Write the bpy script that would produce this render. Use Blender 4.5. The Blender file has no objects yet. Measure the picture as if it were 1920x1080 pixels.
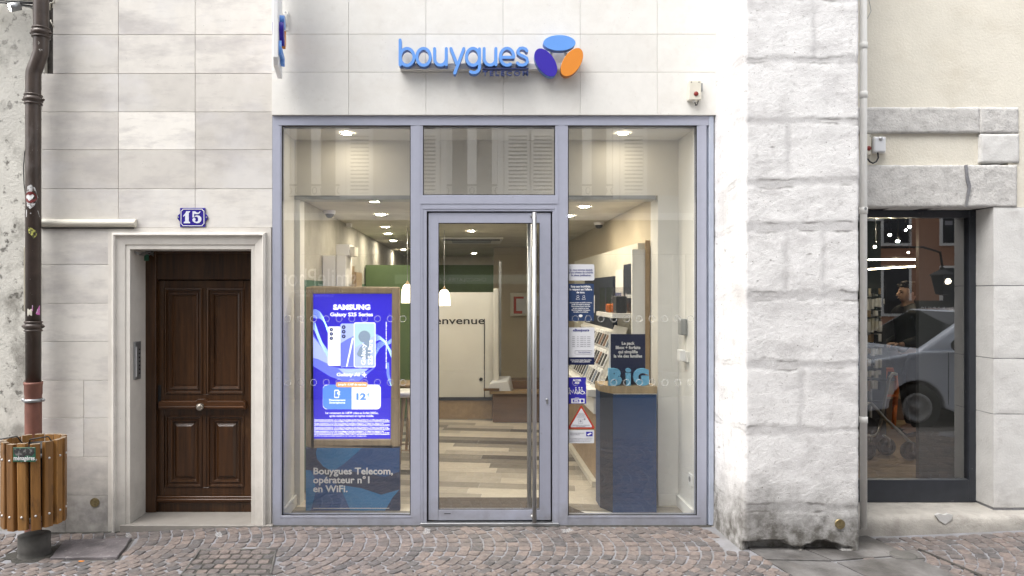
import bpy, bmesh, math, random
from math import sin, cos, pi, radians
from mathutils import Vector, Matrix, noise as mn
random.seed(7)
SC = bpy.context.scene
COL = SC.collection

# ------------------------------------------------------------------ camera, world, sun
D = 5.5; S = 0.0042; CX = 880.0; CY = 548.0; CH = 1.835
cam = bpy.data.cameras.new('camera'); camo = bpy.data.objects.new('camera', cam); COL.objects.link(camo)
camo.location = (0, -D, CH); camo.rotation_euler = (radians(90), 0, 0)
cam.sensor_width = 36; cam.lens = 36 * (D / S) / 1920
cam.shift_x = (960 - CX) / 1920; cam.shift_y = (CY - 540) / 1920
cam.clip_start = .05; cam.clip_end = 500
SC.camera = camo
wd = bpy.data.worlds.new('World'); SC.world = wd; wd.use_nodes = True
nt = wd.node_tree; nt.nodes.clear()
sky = nt.nodes.new('ShaderNodeTexSky'); sky.sky_type = 'NISHITA'; sky.sun_disc = False
SUN_EL = radians(60); SUN_AZ = radians(238)       # azimuth measured clockwise from +Y
sky.sun_elevation = SUN_EL; sky.sun_rotation = SUN_AZ; sky.dust_density = 4; sky.air_density = 1
hs = nt.nodes.new('ShaderNodeHueSaturation'); hs.inputs['Saturation'].default_value = .22
bg = nt.nodes.new('ShaderNodeBackground'); bg.inputs[1].default_value = .15
wo = nt.nodes.new('ShaderNodeOutputWorld')
nt.links.new(sky.outputs[0], hs.inputs['Color']); nt.links.new(hs.outputs[0], bg.inputs[0]); nt.links.new(bg.outputs[0], wo.inputs[0])
sl = bpy.data.lights.new('sun', 'SUN'); sl.energy = .8; sl.angle = radians(60); sl.color = (1, .965, .92)
so = bpy.data.objects.new('sun', sl); COL.objects.link(so)
sd = Vector((sin(SUN_AZ) * cos(SUN_EL), cos(SUN_AZ) * cos(SUN_EL), sin(SUN_EL)))
so.rotation_euler = sd.to_track_quat('Z', 'Y').to_euler(); so.location = (0, -3, 12)
SC.view_settings.view_transform = 'Standard'; SC.view_settings.look = 'None'
SC.view_settings.gamma = 1; SC.view_settings.exposure = 1.48
LAMP = 215.0

# ------------------------------------------------------------------ pixel / colour helpers
def kk(y): return (D + y) / D
def PX(px, y=0): return (px - CX) * S * kk(y)
def PZ(py, y=0): return CH + (CY - py) * S * kk(y)
def c8(r, g, b):
    f = lambda v: (v / 255 / 12.92) if v <= 10 else ((v / 255 + .055) / 1.055) ** 2.4
    return (f(r), f(g), f(b))

# ------------------------------------------------------------------ materials
def M(name, col, rough=.6, metal=0, var=0., vs=6, bump=0, bs=60, tint=0., emis=0, stain=None, grain=None,
      spec=.5, zdirt=None, alpha=1, coat=0, det=5, stretch=None, specks=None, joint=None):
    m = bpy.data.materials.new(name); m.use_nodes = True
    t = m.node_tree; N = t.nodes; L = t.links
    b = N['Principled BSDF']
    b.inputs['Roughness'].default_value = rough; b.inputs['Metallic'].default_value = metal
    b.inputs['Specular IOR Level'].default_value = spec
    if coat: b.inputs['Coat Weight'].default_value = coat; b.inputs['Coat Roughness'].default_value = .1
    if alpha < 1: b.inputs['Alpha'].default_value = alpha
    g = N.new('ShaderNodeNewGeometry')
    pos = g.outputs['Position']
    if tint and stain:      # every slab or stone has its own stains
        at_ = N.new('ShaderNodeAttribute'); at_.attribute_name = 'tint'
        vm_ = N.new('ShaderNodeVectorMath'); vm_.operation = 'MULTIPLY_ADD'; vm_.inputs[1].default_value = (31, 17, 23)
        L.new(at_.outputs['Vector'], vm_.inputs[0]); L.new(pos, vm_.inputs[2]); pos = vm_.outputs[0]
    def mapped(sc):
        mp = N.new('ShaderNodeMapping'); mp.inputs['Scale'].default_value = sc; L.new(pos, mp.inputs[0]); return mp.outputs[0]
    def noise_(scale, detail=det, vec=None, r=.6):
        n = N.new('ShaderNodeTexNoise'); n.inputs['Scale'].default_value = scale; n.inputs['Detail'].default_value = detail
        n.inputs['Roughness'].default_value = r
        L.new(vec if vec else pos, n.inputs['Vector']); return n.outputs['Fac']
    def ramp(fac, a, bb, ca=(0, 0, 0, 1), cb=(1, 1, 1, 1)):
        r = N.new('ShaderNodeValToRGB'); r.color_ramp.elements[0].position = a; r.color_ramp.elements[1].position = bb
        r.color_ramp.elements[0].color = ca; r.color_ramp.elements[1].color = cb; L.new(fac, r.inputs[0]); return r.outputs[0]
    def mix(fac, a, bb, mode='MIX'):
        x = N.new('ShaderNodeMix'); x.data_type = 'RGBA'; x.blend_type = mode
        for s, v in ((0, fac), (6, a), (7, bb)):
            if isinstance(v, (int, float)): x.inputs[s].default_value = v
            elif isinstance(v, tuple): x.inputs[s].default_value = (*v[:3], 1)
            else: L.new(v, x.inputs[s])
        return x.outputs[2]
    def mth(op, a, bb):
        x = N.new('ShaderNodeMath'); x.operation = op
        for s, v in ((0, a), (1, bb)):
            if isinstance(v, (int, float)): x.inputs[s].default_value = v
            else: L.new(v, x.inputs[s])
        return x.outputs[0]
    def attr(nm):
        a = N.new('ShaderNodeAttribute'); a.attribute_name = nm; return a.outputs['Fac']
    cur = tuple(col)
    if var:
        lo = tuple(max(0, c * (1 - var)) for c in col); hi = tuple(min(1, c * (1 + var)) for c in col)
        cur = mix(ramp(noise_(vs, vec=mapped(stretch) if stretch else None), .3, .7), lo, hi)
    if grain:   # wood grain: (scale vector, amount)
        n = noise_(1, 6, mapped(grain[0]), .7)
        cur = mix(ramp(n, .35, .65), cur, mix(1., cur, tuple([1 - grain[1]] * 3), 'MULTIPLY'))
    if tint:    # attribute 'tint' 0..1, intrinsic colour change from one piece to the next
        a = attr('tint')
        if isinstance(tint, tuple):
            cur = mix(1., cur, mix(a, tint[0], tint[1]), 'MULTIPLY')
        else:
            cur = mix(1., cur, mix(a, (1, 1, 1), tuple([1 - tint] * 3)), 'MULTIPLY')
    if joint: cur = mix(attr('joint'), cur, joint); cur = mix(mth('MULTIPLY', attr('crack'), .8), cur, (.16, .15, .14))
    if stain:
        for (sc_, lo, hi, dc, am, st) in stain:
            f = ramp(noise_(sc_, 7, mapped(st) if st else None, .62), lo, hi)
            cur = mix(mth('MULTIPLY', f, am), cur, dc)
    if specks:
        v = N.new('ShaderNodeTexVoronoi'); v.inputs['Scale'].default_value = specks[0]; L.new(pos, v.inputs['Vector'])
        f = ramp(v.outputs['Distance'], specks[1], specks[1] + .06, (1, 1, 1, 1), (0, 0, 0, 1))
        f = mth('MULTIPLY', f, ramp(noise_(3.1, 2), .5, .6))
        cur = mix(mth('MULTIPLY', f, specks[3]), cur, specks[2])
    if zdirt:   # (z full, z none, colour, amount): splash dirt low on a wall with a ragged upper edge
        sp = N.new('ShaderNodeSeparateXYZ'); L.new(g.outputs['Position'], sp.inputs[0])
        zz = mth('ADD', sp.outputs[2], mth('MULTIPLY', mth('SUBTRACT', noise_(5, 6), .5), .55))
        mr = N.new('ShaderNodeMapRange'); mr.inputs[1].default_value = zdirt[1]; mr.inputs[2].default_value = zdirt[0]; L.new(zz, mr.inputs[0])
        f = mth('MULTIPLY', mth('MULTIPLY', mr.outputs[0], zdirt[3]), ramp(noise_(14, 5), .3, .6, (.5, .5, .5, 1)))
        cur = mix(f, cur, zdirt[2])
    if isinstance(cur, tuple): b.inputs['Base Color'].default_value = (*cur[:3], 1)
    else: L.new(cur, b.inputs['Base Color'])
    if emis:
        if isinstance(cur, tuple): b.inputs['Emission Color'].default_value = (*cur[:3], 1)
        else: L.new(cur, b.inputs['Emission Color'])
        b.inputs['Emission Strength'].default_value = emis
    if bump:
        bn = N.new('ShaderNodeBump'); bn.inputs['Distance'].default_value = bump; bn.inputs['Strength'].default_value = 1
        L.new(noise_(bs, 6, mapped(stretch) if stretch else None, .65), bn.inputs['Height']); L.new(bn.outputs[0], b.inputs['Normal'])
    return m

def glass_mat(name, tint=(1, 1, 1), ior=1.7, gain=1., film=0.):
    m = bpy.data.materials.new(name); m.use_nodes = True; t = m.node_tree; N = t.nodes; L = t.links; N.clear()
    o = N.new('ShaderNodeOutputMaterial'); tr = N.new('ShaderNodeBsdfTransparent'); gl = N.new('ShaderNodeBsdfGlossy')
    gl.inputs['Roughness'].default_value = .004; tr.inputs[0].default_value = (*tint, 1)
    fr = N.new('ShaderNodeFresnel')
    g = N.new('ShaderNodeNewGeometry')
    mi_ = N.new('ShaderNodeMix'); mi_.data_type = 'FLOAT'; mi_.inputs[2].default_value = ior; mi_.inputs[3].default_value = 1 / ior
    L.new(g.outputs['Backfacing'], mi_.inputs[0]); L.new(mi_.outputs[0], fr.inputs[0])
    # same reflectance from both sides
    nx = N.new('ShaderNodeMixShader'); mm = N.new('ShaderNodeMath'); mm.operation = 'MULTIPLY'; mm.inputs[1].default_value = gain
    L.new(fr.outputs[0], mm.inputs[0]); L.new(mm.outputs[0], nx.inputs[0]); L.new(tr.outputs[0], nx.inputs[1]); L.new(gl.outputs[0], nx.inputs[2])
    if film:
        df = N.new('ShaderNodeBsdfDiffuse'); df.inputs[0].default_value = (.8, .8, .78, 1)
        n = N.new('ShaderNodeTexNoise'); n.inputs['Scale'].default_value = 3; L.new(g.outputs['Position'], n.inputs['Vector'])
        ml = N.new('ShaderNodeMath'); ml.operation = 'MULTIPLY'; ml.inputs[1].default_value = film; L.new(n.outputs['Fac'], ml.inputs[0])
        m2 = N.new('ShaderNodeMixShader'); L.new(ml.outputs[0], m2.inputs[0]); L.new(nx.outputs[0], m2.inputs[1]); L.new(df.outputs[0], m2.inputs[2])
        L.new(m2.outputs[0], o.inputs[0])
    else: L.new(nx.outputs[0], o.inputs[0])
    return m

m_tile = M('pale_limestone_slab', (.625, .60, .56), .7, var=.05, vs=9, bump=.0012, bs=90, tint=((1.27, 1.27, 1.26), (.76, .745, .73)),
           stain=[(2.2, .48, .66, (.39, .365, .36), .6, (.8, 1, 2.2)), (6, .54, .72, (.40, .37, .345), .4, (.7, 1, 3.0)), (1.3, .5, .64, (.70, .69, .69), .4, None)],
           specks=(26, .035, (.2, .18, .16), .55), zdirt=(.12, .55, (.13, .125, .12), .65))
m_white = M('white_limestone_slab', (.77, .755, .715), .7, var=.03, vs=12, bump=.0012, bs=120, tint=.06,
            stain=[(2.2, .5, .8, (.62, .58, .52), .45, (1, 1, 1.4)), (11, .56, .78, (.6, .57, .52), .4, None)], specks=(34, .04, (.3, .26, .22), .7))
m_joint = M('slab_joint', (.58, .56, .53), .9, var=.2, vs=30)
m_trim = M('door_surround_stone', (.66, .63, .58), .7, var=.06, vs=8, bump=.0012, bs=80,
           stain=[(2.2, .5, .75, (.46, .42, .38), .5, (1, 1, .6))], specks=(24, .035, (.2, .18, .16), .5), zdirt=(.02, .4, (.3, .28, .25), .5))
m_step = M('worn_stone_step', (.27, .25, .225), .6, var=.14, vs=7, bump=.001, bs=60, stain=[(7, .5, .72, (.15, .14, .13), .5, None)])
m_pier = M('whitewashed_rough_stone', (.82, .81, .80), .85, var=.05, vs=7, bump=.0045, bs=120, joint=(.62, .61, .605),
           stain=[(3.2, .46, .66, (.56, .545, .54), .7, (1, 1, 2.4)), (15, .57, .70, (.50, .485, .475), .6, None), (34, .62, .68, (.40, .385, .37), .6, (1, 1, 1.6)), (9, .66, .72, (.25, .23, .22), .7, (1, 1, 2.5))],
           specks=(22, .06, (.2, .18, .16), .85), zdirt=(.12, .56, (.105, .097, .083), .96))
m_plasterL = M('mouldy_grey_plaster', (.58, .565, .515), .9, var=.1, vs=2.2, bump=.006, bs=42,
               stain=[(3.5, .53, .68, (.14, .13, .11), .75, (1, 1, .8)), (14, .575, .66, (.05, .045, .035), .8, None), (1.2, .45, .7, (.43, .42, .39), .6, None)],
               zdirt=(.05, .5, (.2, .19, .18), .6))
m_plasterR = M('cream_render', (.74, .70, .60), .9, var=.05, vs=4, bump=.004, bs=55, stain=[(2.2, .5, .75, (.56, .50, .39), .45, (1, 1, 1.6))])
m_bush = M('bush_hammered_stone', (.60, .585, .56), .85, var=.1, vs=12, bump=.007, bs=70,
           stain=[(9, .52, .68, (.38, .365, .35), .6, None), (28, .55, .66, (.33, .32, .31), .6, None)], specks=(20, .05, (.2, .18, .17), .7))
m_jamb = M('smooth_jamb_stone', (.68, .67, .645), .8, var=.06, vs=6, bump=.003, bs=60, stain=[(7, .56, .72, (.48, .46, .44), .5, None)],
           specks=(22, .05, (.25, .22, .2), .6), zdirt=(.12, .5, (.4, .385, .37), .5))
m_hole = M('shade_dark_fill', (.06, .055, .05), .95, var=.4, vs=20, bump=.01, bs=30)  # near-black, recess shade put into the colour; the joint strip borrows it
m_frame = M('lilac_grey_powder_coat', (.375, .39, .475), .38, var=.03, vs=14, stain=[(6, .60, .8, (.32, .33, .40), .4, (1, 1, .4)), (30, .64, .70, (.28, .28, .32), .5, None)], zdirt=(.01, .22, (.2, .195, .19), .6))
m_frame2 = M('bluish_grey_paint', (.40, .44, .53), .5, var=.08, vs=8, stain=[(9, .58, .72, (.6, .62, .64), .6, (1, 1, .3))])
m_gasket = M('black_gasket', (.012, .012, .013), .6)
m_steel = M('brushed_steel', (.50, .50, .50), .42, 1, var=.08, vs=3, stretch=(90, 90, 1))
m_steel2 = M('dull_metal', (.38, .39, .40), .45, .8, var=.1)
m_glass = glass_mat('shop_glass', (.92, .93, .915), 2.5, 1.0, .03)
m_glassD = glass_mat('dark_shop_glass', (.90, .91, .90), 1.9, 2.2, .0)
m_glassO = glass_mat('window_glass', (.9, .9, .9), 1.5)
m_acryl = glass_mat('clear_acrylic', (.94, .94, .94), 1.45)
m_woodD = M('dark_varnished_oak', (.072, .029, .009), .33, var=.3, vs=3, grain=((34, 34, 1.6), .62), bump=.0012, bs=50, stretch=(1, 1, .12),
            stain=[(5, .58, .75, (.11, .055, .022), .6, (1, 1, .5))], specks=(30, .03, (.25, .18, .12), .5), coat=.12)
m_woodDh = M('dark_varnished_oak_rail', (.085, .031, .0075), .33, var=.25, vs=3, grain=((1.6, 30, 30), .5), bump=.0012, bs=50, coat=.12)
m_pipe = M('brown_enamel_pipe', (.070, .052, .043), .30, .2, var=.25, vs=9, stain=[(7, .6, .72, (.16, .14, .13), .6, (1, 1, .4)), (30, .68, .72, (.6, .58, .55), .8, None)])
m_pipe2 = M('rusty_red_cast_iron', (.20, .085, .062), .6, .1, var=.2, vs=9, stain=[(10, .55, .7, (.1, .06, .05), .6, (1, 1, .5))])
m_pvc = M('white_plastic', (.74, .73, .70), .4, var=.04)
m_cream = M('cream_plastic', (.66, .63, .54), .45, var=.05, stain=[(8, .6, .7, (.35, .32, .27), .5, None)])
m_enamel = M('blue_enamel', (.030, .018, .26), .18, coat=.5)
m_whitep = M('white_paint', (.8, .8, .8), .4)
m_black = M('black_plastic', (.015, .015, .016), .4)
m_dgrey = M('dark_grey_metal', (.032, .036, .045), .38, .1, var=.12, vs=10, stain=[(18, .68, .72, (.2, .2, .2), .4, None)])
m_slat = M('orange_stained_wood', (.37, .175, .045), .5, tint=((1.15, 1.2, 1.3), (.58, .55, .52)), var=.25, vs=4, grain=((26, 26, 1.4), .38),
           stain=[(6, .56, .7, (.06, .035, .02), .75, (1.6, 1.6, .7))], bump=.0015, bs=30, stretch=(3, 3, .5))
m_slatend = M('weathered_slat_end', (.22, .17, .12), .8, var=.3, vs=60)
m_conc = M('dark_concrete', (.105, .10, .092), .85, var=.25, vs=9, bump=.004, bs=40)
m_greens = M('green_enamel', (.018, .11, .065), .35)
m_soot = M('burnt_patch', (.03, .03, .03), .7, var=.4, vs=60, stain=[(40, .5, .6, (.3, .3, .28), .6, None)])
m_stonec = M('porphyry_cobble', (.142, .124, .116), .6, var=.36, vs=30, bump=.005, bs=75, tint=((1.3, 1.2, 1.14), (.66, .70, .74)),
             stain=[(1.3, .5, .7, (.14, .13, .13), .35, None), (50, .62, .7, (.4, .36, .33), .45, None)])
m_mortar = M('grey_cement_joint', (.235, .235, .25), .9, var=.2, vs=5, bump=.004, bs=50,
             stain=[(2.2, .48, .66, (.19, .185, .18), .8, None), (20, .55, .7, (.17, .16, .15), .6, None)])
m_asph = M('street_surface', (.15, .14, .135), .85, var=.2, vs=3, bump=.004, bs=40)
m_slab = M('grey_paving_slab', (.17, .163, .158), .6, var=.2, vs=5, bump=.004, bs=50, stain=[(2.1, .42, .60, (.05, .046, .042), .85, None), (9, .56, .7, (.12, .11, .10), .6, None)])
m_slate = M('purple_grey_stone_slab', (.135, .12, .125), .65, var=.3, vs=6, bump=.012, bs=14, stain=[(5, .46, .62, (.065, .06, .062), .7, None), (22, .6, .66, (.3, .28, .27), .6, None)])
m_white_in = M('white_wall_paint', (.74, .73, .70), .7, var=.03, vs=3)
m_ceil = M('ceiling_paint', (.60, .57, .49), .8, var=.12, vs=2.4, stain=[(2, .5, .75, (.40, .37, .29), .55, None)])
m_bulk = M('grey_bulkhead_paint', (.74, .715, .665), .8, var=.04, vs=3)
m_green = M('olive_green_wall_paint', (.105, .165, .062), .7, var=.1, vs=2)
m_greenD = M('bottle_green_paint', (.045, .115, .07), .6, var=.12, vs=2)
m_beige = M('beige_wall_paint', (.50, .43, .32), .7, var=.05, vs=2)
m_oak = M('light_oak', (.37, .255, .14), .45, var=.12, vs=5, grain=((9, 9, 9), .2))
m_oakk = M('oak_kiosk_frame', (.46, .345, .205), .5, var=.1, vs=5, grain=((18, 18, 1.5), .3))
m_brown = M('brown_laminate', (.155, .085, .04), .4, var=.12, vs=4, grain=((1, 1, 14), .2))
m_plank = M('mixed_tone_planks', (.50, .455, .38), .36, tint=((1.25, 1.25, 1.25), (.13, .13, .135)), var=.08, vs=5, grain=((2, 24, 1), .16))
m_plankR = M('oak_parquet', (.42, .30, .17), .4, tint=.3, var=.1, vs=5, grain=((1.5, 20, 1), .2))
m_mat = M('ribbed_brown_doormat', (.075, .06, .048), .9, var=.3, vs=60, stretch=(.3, 1, 1))
m_navy = M('navy_laminate', (.004, .040, .135), .42, var=.06, vs=8)
m_navyD = M('dark_navy_laminate', (.012, .02, .042), .4, var=.06, vs=8)
m_navyp = M('navy_poster', (.012, .018, .062), .35)
m_lblue = M('light_blue_foam', (.16, .45, .70), .5)
m_logo_b = M('sky_blue_acrylic', (.135, .335, .80), .35)
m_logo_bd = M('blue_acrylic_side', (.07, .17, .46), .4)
m_logo_p = M('violet_blue_acrylic', (.035, .018, .37), .35)
m_logo_o = M('orange_acrylic', (.72, .25, .03), .35)
m_logo_n = M('navy_letters', (.03, .05, .17), .4)
m_red = M('dark_red_plastic', (.22, .02, .015), .4)
m_brass = M('weathered_brass', (.26, .21, .11), .45, .7, var=.3, vs=60)
m_lamp = M('glowing_lamp', (1, .89, .71), emis=LAMP)
m_lampb = M('dim_glowing_lamp', (1, .88, .68), emis=60)
m_lamps = M('glowing_shade', (1, .88, .66), emis=2.2)
m_scr = lambda n, c, e=1.: M(n, c, .3, emis=e)
EM = .46
m_sc_blue = m_scr('screen_blue', (.032, .022, .52), EM)
m_sc_mid = m_scr('screen_mid_blue', (.16, .2, .95), EM)
m_sc_light = m_scr('screen_pale_blue', (.42, .5, 1), EM)
m_sc_white = m_scr('screen_white', (.95, .96, 1), EM)
m_sc_cb = m_scr('screen_card_blue', (.11, .27, .85), EM)
m_sc_wave = m_scr('screen_wave', (.55, .85, 1), EM)
m_sc_grey = m_scr('screen_grey', (.23, .30, .40), EM)
m_sc_teal = m_scr('screen_teal', (.42, .62, .66), EM)
m_sc_dark = m_scr('screen_dark', (.02, .02, .09), EM * .6)
m_sc_or = m_scr('screen_orange', (.70, .38, .18), EM)
m_post_a = M('poster_dark_blue', (.016, .035, .09), .4); m_post_b = M('poster_blue', (.02, .19, .42), .4); m_post_c = M('poster_mid_blue', (.012, .08, .25), .4)
m_paper = M('printed_paper', (.62, .63, .66), .6); m_paperink = M('blue_ink', (.05, .06, .22), .5); m_grayink = M('grey_ink', (.3, .3, .34), .6)
m_stkb = M('royal_blue_vinyl', (.03, .025, .33), .4); m_stkr = M('red_vinyl', (.42, .04, .02), .4)
m_ring = M('frosted_ring_vinyl', (.85, .85, .83), .6, alpha=.28)
m_hair = M('dark_hair', (.012, .008, .006), .95, bump=.004, bs=120); m_skin = M('skin', (.40, .25, .185), .6, var=.05)
m_jacket = M('black_padded_fabric', (.018, .018, .02), .6, bump=.004, bs=40); m_trous = M('black_trouser_fabric', (.014, .014, .015), .75)
m_orange = M('orange_paint', (.72, .17, .02), .45)
m_darkin = M('dark_grey_interior', (.045, .045, .047), .7, var=.1)
m_darkp = M('charcoal_panel', (.06, .06, .057), .55)

# ------------------------------------------------------------------ mesh builder
class MB:
    def __init__(s): s.v = []; s.f = []; s.t = []; s.mi = []; s.sm = []
    def add(s, vs, fs, t=0., mi=0, sm=False):
        b = len(s.v); s.v += [tuple(v) for v in vs]
        for f in fs: s.f.append([b + i for i in f]); s.t.append(t); s.mi.append(mi); s.sm.append(sm)
        return s
    def box(s, x0, x1, y0, y1, z0, z1, t=0., mi=0):
        x0, x1 = min(x0, x1), max(x0, x1); y0, y1 = min(y0, y1), max(y0, y1); z0, z1 = min(z0, z1), max(z0, z1)
        vs = [(x, y, z) for z in (z0, z1) for y in (y0, y1) for x in (x0, x1)]
        return s.add(vs, [(0, 2, 3, 1), (4, 5, 7, 6), (0, 1, 5, 4), (2, 6, 7, 3), (0, 4, 6, 2), (1, 3, 7, 5)], t, mi)
    def pb(s, x0, y0, x1, y1, yf, dep, t=0., mi=0):       # rectangle seen at depth yf, dep thick to the back
        return s.box(PX(x0, yf), PX(x1, yf), yf, yf + dep, PZ(y1, yf), PZ(y0, yf), t, mi)
    def tile(s, X0, X1, Z0, Z1, yf, dep, ch=.002, t=0., g=.0012):
        X0 += g; X1 -= g; Z0 += g; Z1 -= g
        vs = [(X0 + ch, yf, Z0 + ch), (X1 - ch, yf, Z0 + ch), (X1 - ch, yf, Z1 - ch), (X0 + ch, yf, Z1 - ch),
              (X0, yf + ch, Z0), (X1, yf + ch, Z0), (X1, yf + ch, Z1), (X0, yf + ch, Z1),
              (X0, yf + dep, Z0), (X1, yf + dep, Z0), (X1, yf + dep, Z1), (X0, yf + dep, Z1)]
        fs = [(0, 1, 2, 3), (4, 5, 1, 0), (5, 6, 2, 1), (6, 7, 3, 2), (7, 4, 0, 3), (8, 9, 5, 4), (9, 10, 6, 5), (10, 11, 7, 6), (11, 8, 4, 7)]
        return s.add(vs, fs, t)
    def prism(s, pts, y0, y1, t=0., mi=0, mis=None):      # pts (x,z) counter-clockwise seen from the camera side
        a = sum(pts[i][0] * pts[(i + 1) % len(pts)][1] - pts[(i + 1) % len(pts)][0] * pts[i][1] for i in range(len(pts)))
        if a < 0: pts = pts[::-1]
        n = len(pts)
        s.add([(x, y0, z) for x, z in pts], [tuple(range(n))], t, mi)
        s.add([(x, y1, z) for x, z in pts], [tuple(range(n - 1, -1, -1))], t, mi)
        vs = [(x, y0, z) for x, z in pts] + [(x, y1, z) for x, z in pts]
        s.add(vs, [(i, i + n, (i + 1) % n + n, (i + 1) % n) for i in range(n)], t, mi if mis is None else mis)
        return s
    def slab(s, pts, z0, z1, t=0., mi=0):                  # pts (x,y), horizontal prism
        a = sum(pts[i][0] * pts[(i + 1) % len(pts)][1] - pts[(i + 1) % len(pts)][0] * pts[i][1] for i in range(len(pts)))
        if a < 0: pts = pts[::-1]
        n = len(pts); zf = z1 if callable(z1) else (lambda x, y: z1); zb = z0 if callable(z0) else (lambda x, y: z0)
        vs = [(x, y, zf(x, y)) for x, y in pts] + [(x, y, zb(x, y)) for x, y in pts]
        return s.add(vs, [tuple(range(n)), tuple(range(2 * n - 1, n - 1, -1))] + [(i, i + n, (i + 1) % n + n, (i + 1) % n) for i in range(n)], t, mi)
    def cyl(s, p0, p1, r0, r1=None, n=20, t=0., mi=0, caps=True):
        r1 = r0 if r1 is None else r1; p0 = Vector(p0); p1 = Vector(p1); d = (p1 - p0).normalized()
        a = d.orthogonal().normalized(); b = d.cross(a)
        vs = [p0 + (a * cos(2 * pi * i / n) + b * sin(2 * pi * i / n)) * r0 for i in range(n)] + [p1 + (a * cos(2 * pi * i / n) + b * sin(2 * pi * i / n)) * r1 for i in range(n)]
        s.add(vs, [(i, (i + 1) % n, (i + 1) % n + n, i + n) for i in range(n)], t, mi, True)
        if caps:
            s.add(vs[:n], [tuple(range(n - 1, -1, -1))], t, mi); s.add(vs[n:], [tuple(range(n))], t, mi)
        return s
    def tube(s, pts, r, n=10, mi=0, t=0., flat=1.):
        pts = [Vector(p) for p in pts]; rings = []; prev = None
        for i, p in enumerate(pts):
            d = (pts[min(i + 1, len(pts) - 1)] - pts[max(i - 1, 0)]).normalized()
            a = d.orthogonal().normalized() if prev is None else (prev - d * prev.dot(d)).normalized()
            prev = a; b = d.cross(a); rr = r[i] if isinstance(r, (list, tuple)) else r
            rings.append([p + (a * cos(2 * pi * j / n) + b * sin(2 * pi * j / n)) * rr for j in range(n)])
        vs = [v for q in rings for v in q]; m = len(rings)
        fs = [(k * n + j, k * n + (j + 1) % n, (k + 1) * n + (j + 1) % n, (k + 1) * n + j) for k in range(m - 1) for j in range(n)]
        s.add(vs, fs, t, mi, True)
        s.add(rings[0], [tuple(range(n - 1, -1, -1))], t, mi); s.add(rings[-1], [tuple(range(n))], t, mi)
        return s
    def lathe(s, c, prof, n=28, axis='z', mi=0, t=0., sm=True):  # prof list of (r, h)
        c = Vector(c); vs = []
        for r, h in prof:
            for j in range(n):
                a = 2 * pi * j / n
                vs.append(c + {'z': Vector((r * cos(a), r * sin(a), h)), 'y': Vector((r * cos(a), h, r * sin(a))), 'x': Vector((h, r * cos(a), r * sin(a)))}[axis])
        m = len(prof)
        s.add(vs, [(k * n + j, k * n + (j + 1) % n, (k + 1) * n + (j + 1) % n, (k + 1) * n + j) for k in range(m - 1) for j in range(n)], t, mi, sm)
        return s
    def ell(s, c, r, n=16, m=10, mi=0, t=0.):
        c = Vector(c); prof = [(sin(pi * i / m), -cos(pi * i / m)) for i in range(m + 1)]
        vs = [c + Vector((pr * cos(2 * pi * j / n) * r[0], pr * sin(2 * pi * j / n) * r[1], h * r[2])) for pr, h in prof for j in range(n)]
        return s.add(vs, [(k * n + j, k * n + (j + 1) % n, (k + 1) * n + (j + 1) % n, (k + 1) * n + j) for k in range(m) for j in range(n)], t, mi, True)
    def build(s, name, mats, parent=None, bevel=0., recalc=True, seg=1):
        me = bpy.data.meshes.new(name)
        o0 = Vector(parent['_o']) if parent is not None else Vector((0, 0, 0))
        me.from_pydata([tuple(Vector(v) - o0) for v in s.v], [], s.f)
        me.attributes.new('tint', 'FLOAT', 'FACE').data.foreach_set('value', s.t)
        if not isinstance(mats, (list, tuple)): mats = [mats]
        for m in mats: me.materials.append(m)
        me.polygons.foreach_set('material_index', s.mi); me.polygons.foreach_set('use_smooth', s.sm)
        if recalc or bevel:
            bm = bmesh.new(); bm.from_mesh(me)
            bmesh.ops.remove_doubles(bm, verts=bm.verts, dist=1e-5) if not bevel else bmesh.ops.remove_doubles(bm, verts=bm.verts, dist=1e-5)
            if recalc: bmesh.ops.recalc_face_normals(bm, faces=bm.faces)
            if bevel:
                es = [e for e in bm.edges if len(e.link_faces) == 2 and e.calc_face_angle(0) > .6]
                bmesh.ops.bevel(bm, geom=es, offset=bevel, segments=seg, affect='EDGES', profile=.5, clamp_overlap=True)
            bm.to_mesh(me); bm.free()
        return link(name, me, parent)

def link(name, me, parent=None):
    o = bpy.data.objects.new(name, me); COL.objects.link(o)
    if parent is not None:
        o.parent = parent; o['_o'] = list(parent['_o'])
    else: o['_o'] = [0., 0., 0.]
    return o
def thing(name, label, cat, loc=(0, 0, 0), group=None):
    o = bpy.data.objects.new(name, None); COL.objects.link(o); o.location = loc; o['_o'] = [float(v) for v in loc]
    o.empty_display_size = .1; o['label'] = label; o['category'] = cat
    if group: o['group'] = group
    return o
def tag(o, label=None, cat=None, group=None, kind=None):
    for k_, v_ in (('label', label), ('category', cat), ('group', group), ('kind', kind)):
        if v_: o[k_] = v_
    return o
def copy_tree(o, parent=None, **kw):
    c = o.copy(); COL.objects.link(c)
    if parent is not None: c.parent = parent
    for ch in o.children: copy_tree(ch, c)
    for k_, v_ in kw.items():
        if k_ == 'loc': c.location = v_
        else: c[k_] = v_
    return c

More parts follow.
